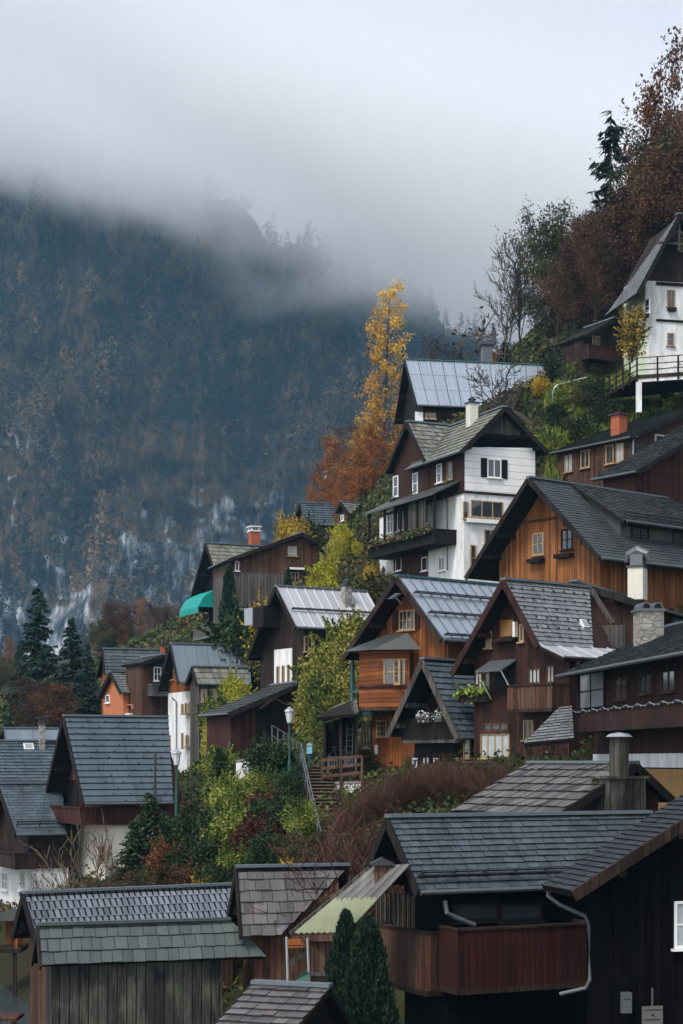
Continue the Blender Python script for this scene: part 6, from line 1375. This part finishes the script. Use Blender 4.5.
# open shelter by the orange house
def shelter():
    o = W(340, 768, 76.8); r = thing('open_shelter', o, 'dark open fronted shelter with grey shingle roof between stairs and orange house', 'shelter')
    fr = Frame(0, 0, 0, 0, r, Matrix.Translation(-o))
    slope(fr, [W(357, 698, 79.2), W(331, 708, 79.2), W(316, 717.5, 76.3), W(359, 713, 75.6)][0:4], 'shingle')
    x0, x1 = X_at(323, 77), X_at(358, 77); zt = Z_at(715, 77); zb_ = Z_at(782, 77)
    mb = MB(); mb.box((x0, 78.9, zb_), (x1, 79.0, zt + .25)); wb(mb, 'back_wall', 'black_wood', r); mb = MB(); mb.box((x0, 76.6, zb_), (x0 + .06, 78.9, zt)); wb(mb, 'side_wall', 'black_wood', r)
    mb = MB(); mb.box((x0, 76.5, zb_ - .3), (x1, 78.9, Z_at(768, 76.5))); wb(mb, 'floor', 'dark_wood', r)
    for x in (x0 + .06, (x0 + x1) / 2, x1 - .08): mb = MB(); mb.box((x - .06, 76.5, zb_), (x + .06, 76.62, zt)); wb(mb, 'post', 'dark_wood', r)
    mb = MB(); mb.box((x0, 76.48, zt - .12), (x1, 76.64, zt + .05)); wb(mb, 'beam', 'dark_wood', r)
    zf = Z_at(768, 76.4)
    f_ = fence([Vector((X_at(328, 76.3), 76.3, zf)), Vector((X_at(356, 76.3), 76.3, zf))], .5, 1.2, 'gutter_metal', 'picket_fence', 'low grey picket fence across the front of the open shelter', 'fence', (1.0, .2), .025, .11)
    l = Vector((X_at(349, 77.5), 77.6, zf)); r2 = thing('ladder', l, 'pale ladder leaning upright inside the open shelter', 'ladder')
    for s_ in (-.14, .14): mb = MB(); mb.bar((s_, 0, 0), (s_ + .05, .35, 2.0), .04, .05); mb.build('rail', 'gutter_metal', r2)
    for i in range(7): z = .2 + i * .26; mb = MB(); mb.bar((-.14 + .05 * z / 2, .35 * z / 2, z), (.14 + .05 * z / 2, .35 * z / 2, z), .03, .03); mb.build('rung', 'gutter_metal', r2)
    b = Vector((X_at(337, 77.2), 77.1, zf)); r3 = thing('bicycle', b, 'dark bicycle parked inside the open shelter behind the picket fence', 'bicycle')
    for x in (-.5, .5):
        mb = MB(); mb.tube([(x + .33 * math.cos(t_), 0, .34 + .33 * math.sin(t_)) for t_ in np.linspace(0, 6.283, 21)], .02, 5, cap=False); wl = mb.build('wheel', 'dark_metal', r3)
        mb = MB()
        for t_ in np.linspace(0, 3.14, 7)[:-1]: mb.tube([(x + .32 * math.cos(t_), 0, .34 + .32 * math.sin(t_)), (x - .32 * math.cos(t_), 0, .34 - .32 * math.sin(t_))], .004, 3)
        mb.build('spokes', 'pale_metal', wl)
    mb = MB(); mb.tube([(-.5, 0, .34), (-.15, 0, .85), (.35, 0, .8), (0, 0, .32), (-.5, 0, .34)], .018, 6); mb.tube([(0, 0, .32), (-.15, 0, .92)], .018, 6); mb.tube([(.5, 0, .34), (.33, 0, .98)], .018, 6); mb.build('frame', 'gutter_metal', r3)
    mb = MB(); mb.tube([(.33, -.25, 1.0), (.33, .25, 1.0)], .016, 6); mb.build('handlebar', 'dark_metal', r3); mb = MB(); mb.box((-.27, -.07, .92), (-.03, .07, .97)); mb.build('saddle', 'dark_metal', r3)
shelter()
# terrace in front of the chalet
def terrace():
    o = W(640, 400, 106); r = thing('terrace', o, 'raised dark timber terrace on white posts in front of the white chalet', 'terrace')
    dk = [W(637, 375, 106), W(720, 367, 104.5), W(720, 367, 104.5) + Vector((0, 5, 0)), W(637, 375, 106) + Vector((-1.2, 6, 0))]
    zt = [p.z for p in dk]; dk = [Vector((p.x, p.y, dk[0].z)) for p in dk]; mb = MB(); mb.prism(dk, (0, 0, -.22)); wb(mb, 'deck', 'dark_wood', r)
    mb = MB(); mb.bar(dk[0] + Vector((.1, .15, -.32)), dk[1] + Vector((0, .15, -.32)), .2, .22); wb(mb, 'beam', 'white_plaster', r)
    for x in (.15, 3.3): p = dk[0].lerp(dk[1], x / 5.2) + Vector((0, .2, -.4)); mb = MB(); mb.box(p - Vector((.16, .16, 1.9)), p + Vector((.16, .16, 0))); wb(mb, 'post', 'white_plaster', r)
    zt = dk[0].z
    line = [dk[3] + Vector((-2.0, 2.5, 0)), dk[3], dk[0], dk[1]]
    fence([Vector((p.x, p.y, zt)) for p in line], 1.05, 1.15, 'black_wood', 'terrace_fence', 'dark rail fence around the timber terrace below the white chalet', 'fence', (1.0, .62, .28), .05)
    mb = MB(); q0, q1 = dk[0] + Vector((1.3, -.08, .35)), dk[1] + Vector((0, -.08, .9)); mb.bar(q0, q1, .04, .14); wb(mb, 'pale_board', 'white_paint', r)
terrace()
fence([W(548, 425, 118), W(565, 408, 117), W(600, 380, 116)], 1.1, 1.1, 'brown_wood', 'wooden_fence', 'brown sloping plank fence climbing from the apple tree to the annex', 'fence', (1.0, .6, .2), .06)
r = thing('tube_railing', W(553, 415, 114), 'bent pale tube railing at the bottom of the sloping plank fence', 'railing'); mb = MB(); mb.tube([W(552, 416, 114), W(553, 390, 114), W(557, 385, 114), W(588, 377, 114), W(588, 386, 114)], .045, 8); wb(mb, 'rail', 'pale_metal', r)
mb = MB(); mb.tube([W(570, 381.5, 114), W(570, 396, 114)], .035, 6); wb(mb, 'post', 'pale_metal', r)
# lean-to with translucent sheet roof between the shed and the black house
def sheet_roof():
    A_, B2, C2, D2 = W(293, 934, 45.6), W(346, 933, 44.4), W(408, 866, 44.5), W(372, 868, 45.9)
    r = thing('wooden_lean_to', W(318, 1000, 45), 'lean-to with a green translucent corrugated sheet over striped planks beside the black house', 'lean-to')
    def strip(f0, f1, n, name, mat, amp):
        mb = MB(); nz = (B2 - A_).cross(D2 - A_).normalized(); nz = nz if nz.z > 0 else -nz
        for i in range(n):
            for j in range(2):
                a0, a1 = (i + j * .5) / n, (i + j * .5 + .5) / n
                lo0, lo1 = A_.lerp(B2, a0), A_.lerp(B2, a1); hi0, hi1 = D2.lerp(C2, a0), D2.lerp(C2, a1)
                h0, h1 = (0, amp) if j == 0 else (amp, 0)
                v = [lo0.lerp(hi0, f0) + nz * h0, lo1.lerp(hi1, f0) + nz * h1, lo1.lerp(hi1, f1) + nz * h1, lo0.lerp(hi0, f1) + nz * h0]
                w_ = [p - nz * .03 for p in v]; mb.add(v + w_, [(0, 1, 2, 3), (7, 6, 5, 4), (0, 4, 5, 1), (2, 6, 7, 3), (1, 5, 6, 2), (3, 7, 4, 0)], (i * .37 + j * .3) % 1)
        wb(mb, name, mat, r)
    strip(0, .52, 9, 'translucent_sheet', 'green_sheet', .07); strip(.5, 1.02, 13, 'plank_roof', 'plank_roof', .05)
    mb = MB(); mb.bar(A_ + Vector((.0, 0, -.12)), B2 + Vector((0, 0, -.12)), .1, .16); wb(mb, 'eave_beam', 'brown_wood', r)
    mb = MB(); mb.bar(A_ + Vector((-.05, 0, -.03)), D2 + Vector((-.05, 0, -.03)), .12, .18); wb(mb, 'verge_board', 'grey_wood', r)
    x0, x1 = X_at(310, 45.3), X_at(378, 45.3); mb = MB(); mb.box((x0, 45.25, -9.6), (x1, 45.35, Z_at(938, 45.3))); wb(mb, 'plank_wall', 'brown_wood', r)
    c = A_.lerp(B2, .78).lerp(D2.lerp(C2, .55), .82); c = W(382, 878, 45.2); mb = MB(); mb.box(c - Vector((.2, .2, .4)), c + Vector((.2, .2, .35))); bx = wb(mb, 'roof_lantern', 'brown_wood', r)
    mb = MB(); mb.box(c + Vector((-.32, -.32, .35)), c + Vector((.32, .32, .4))); mb.prism([c + Vector((-.3, -.3, .4)), c + Vector((.3, -.3, .4)), c + Vector((0, -.3, .55))], (0, .6, 0)); wb(mb, 'lantern_cap', 'dark_metal', bx if False else r)
    for px, y0, y1 in ((286.5, 937, 985), (307.5, 938, 975)):
        mb = MB(); mb.tube([W(px, y0, 45.0), W(px + 1.5, y1, 45.0)], .035, 8); wb(mb, 'white_post', 'pale_metal', r)
    mb = MB(); mb.bar(W(290, 965, 45.5), W(307, 948, 45.5), .07, .14); wb(mb, 'brace', 'grey_wood', r); mb = MB(); mb.bar(W(286, 944, 45.4), W(312, 942, 45.4), .1, .24); wb(mb, 'cross_beam', 'orange_boards', r)
sheet_roof()
p = W(306, 982, 44.5); r = thing('folded_tarpaulin', p, 'folded dark teal tarpaulin lying under the white posts of the lean-to', 'tarpaulin'); mb = MB(); mb.add([(-.35, 0, 0), (.3, -.1, 0), (.35, .3, .0), (-.3, .35, 0), (-.05, .1, .26), (.12, .15, .22)], [(0, 1, 5, 4), (1, 2, 5), (2, 3, 4, 5), (3, 0, 4), (3, 2, 1, 0)]); mb.build('cloth', 'green_paint', r)
r = thing('wooden_crate', W(322, 986, 44.3), 'dark low crate standing right of the teal tarpaulin', 'crate'); mb = MB(); mb.box((-.3, -.2, 0), (.3, .2, .28)); mb.build('crate_body', 'dark_wood', r); mb = MB(); mb.box((-.33, -.23, .28), (.33, .23, .33)); mb.build('crate_lid', 'grey_wood', r)
U_ = House('wooden_shed', 'lowest foreground shed roof of broad streaked plank shingles cut by the bottom edge', 'shed', (254, 984), 42, 110, (284, 1030), (213, 1029), end=(331, 988), eo=.3, ov=.3, roof='shingle_brown', wall='black_wood', gutter=False, zb=-10, purlins=False)
# quay hut and jetty at the far left
def quay():
    o = W(8, 947, 68); r = thing('quay_hut', o, 'small open orange timber hut on piles at the water left of the foreground barn', 'hut')
    x0, x1 = -.9, .45
    mb = MB(); mb.box((-2.2, -.6, -.18), (.6, 1.2, 0)); mb.build('platform', 'dark_wood', r)
    for x in (-1.7, -.7, .35): mb = MB(); mb.box((x - .07, -.5, -2.4), (x + .07, -.36, -.18)); mb.build('pile', 'dark_wood', r)
    for x in (-1.4, -.35, .4):
        mb = MB(); mb.box((x - .06, -.45, 0), (x + .06, -.33, 1.15)); mb.build('post', 'orange_wood', r)
    mb = MB(); mb.prism([(-.55, -.65, 1.1), (.62, -.65, 1.1), (.5, -.65, 1.3), (.05, -.65, 1.48), (-.4, -.65, 1.3)], (0, 1.6, 0)); mb.build('roof', 'shingle_dark', r)
    mb = MB(); mb.box((-.3, .9, 0), (.5, 1.0, 1.1)); mb.build('back_wall', 'orange_wood', r)
    mb = MB(); mb.box((-1.9, -.4, .35), (-.5, -.1, .42)); mb.box((-1.9, -.1, .42), (-.5, -.05, .8)); mb.build('bench', 'honey_wood', r)
    o = W(10, 1016, 58.5); r = thing('jetty', o, 'short brown plank jetty end at the bottom left corner over the water', 'jetty'); mb = MB(); mb.box((-1.5, -.5, -.12), (.32, .9, 0)); mb.build('deck', 'brown_wood', r)
    for x in (-1.2, .2): mb = MB(); mb.box((x - .08, -.5, -1.5), (x + .08, -.34, -.12)); mb.build('pile', 'dark_wood', r)
quay()
# notice board and letter box on the near house
def notice():
    a = W_; p = a.hit(652, 1006, 1, a.w0 - .05); o = a.T @ Vector((p.x, a.w0 - .05, p.z)); r = thing('notice_board', o, 'small pale notice board with two dark printed lines hanging on the near black wall', 'sign', rz=-a.th)
    mb = MB(); mb.box((-.26, -.03, -.46), (.26, .0, 0)); mb.build('board', 'sign_face', r); mb = MB(); mb.box((-.02, -.02, 0), (.02, .0, .42)); mb.build('hanger', 'gutter_metal', r)
    mb = MB(); rn = random.Random(3)
    for z in (-.09, -.31):
        x = -.2
        while x < .19: w_ = rn.uniform(.012, .03); mb.box((x, -.034, z - .022), (x + w_, -.03, z + .022)); x += w_ + .012
    mb.lathe((0, -.033, -.22), [(.02, 0), (.03, .02), (.02, .04)], 8); mb.build('lettering', 'ink', r)
    p = a.hit(625, 1003, 1, a.w0 - .05); o = a.T @ Vector((p.x, a.w0 - .05, p.z)); r = thing('letter_box', o, 'small rounded dark letter box on the near black wall left of the notice board', 'letter box', rz=-a.th)
    mb = MB(); mb.box((-.12, -.12, -.22), (.12, .0, .2)); mb.prism([(-.13, -.13, .2), (.13, -.13, .2), (.1, -.13, .26), (-.1, -.13, .26)], (0, .13, 0)); mb.build('box', 'gutter_metal', r); mb = MB(); mb.box((-.08, -.135, .1), (.08, -.12, .12)); mb.build('slot', 'ink', r)
notice()
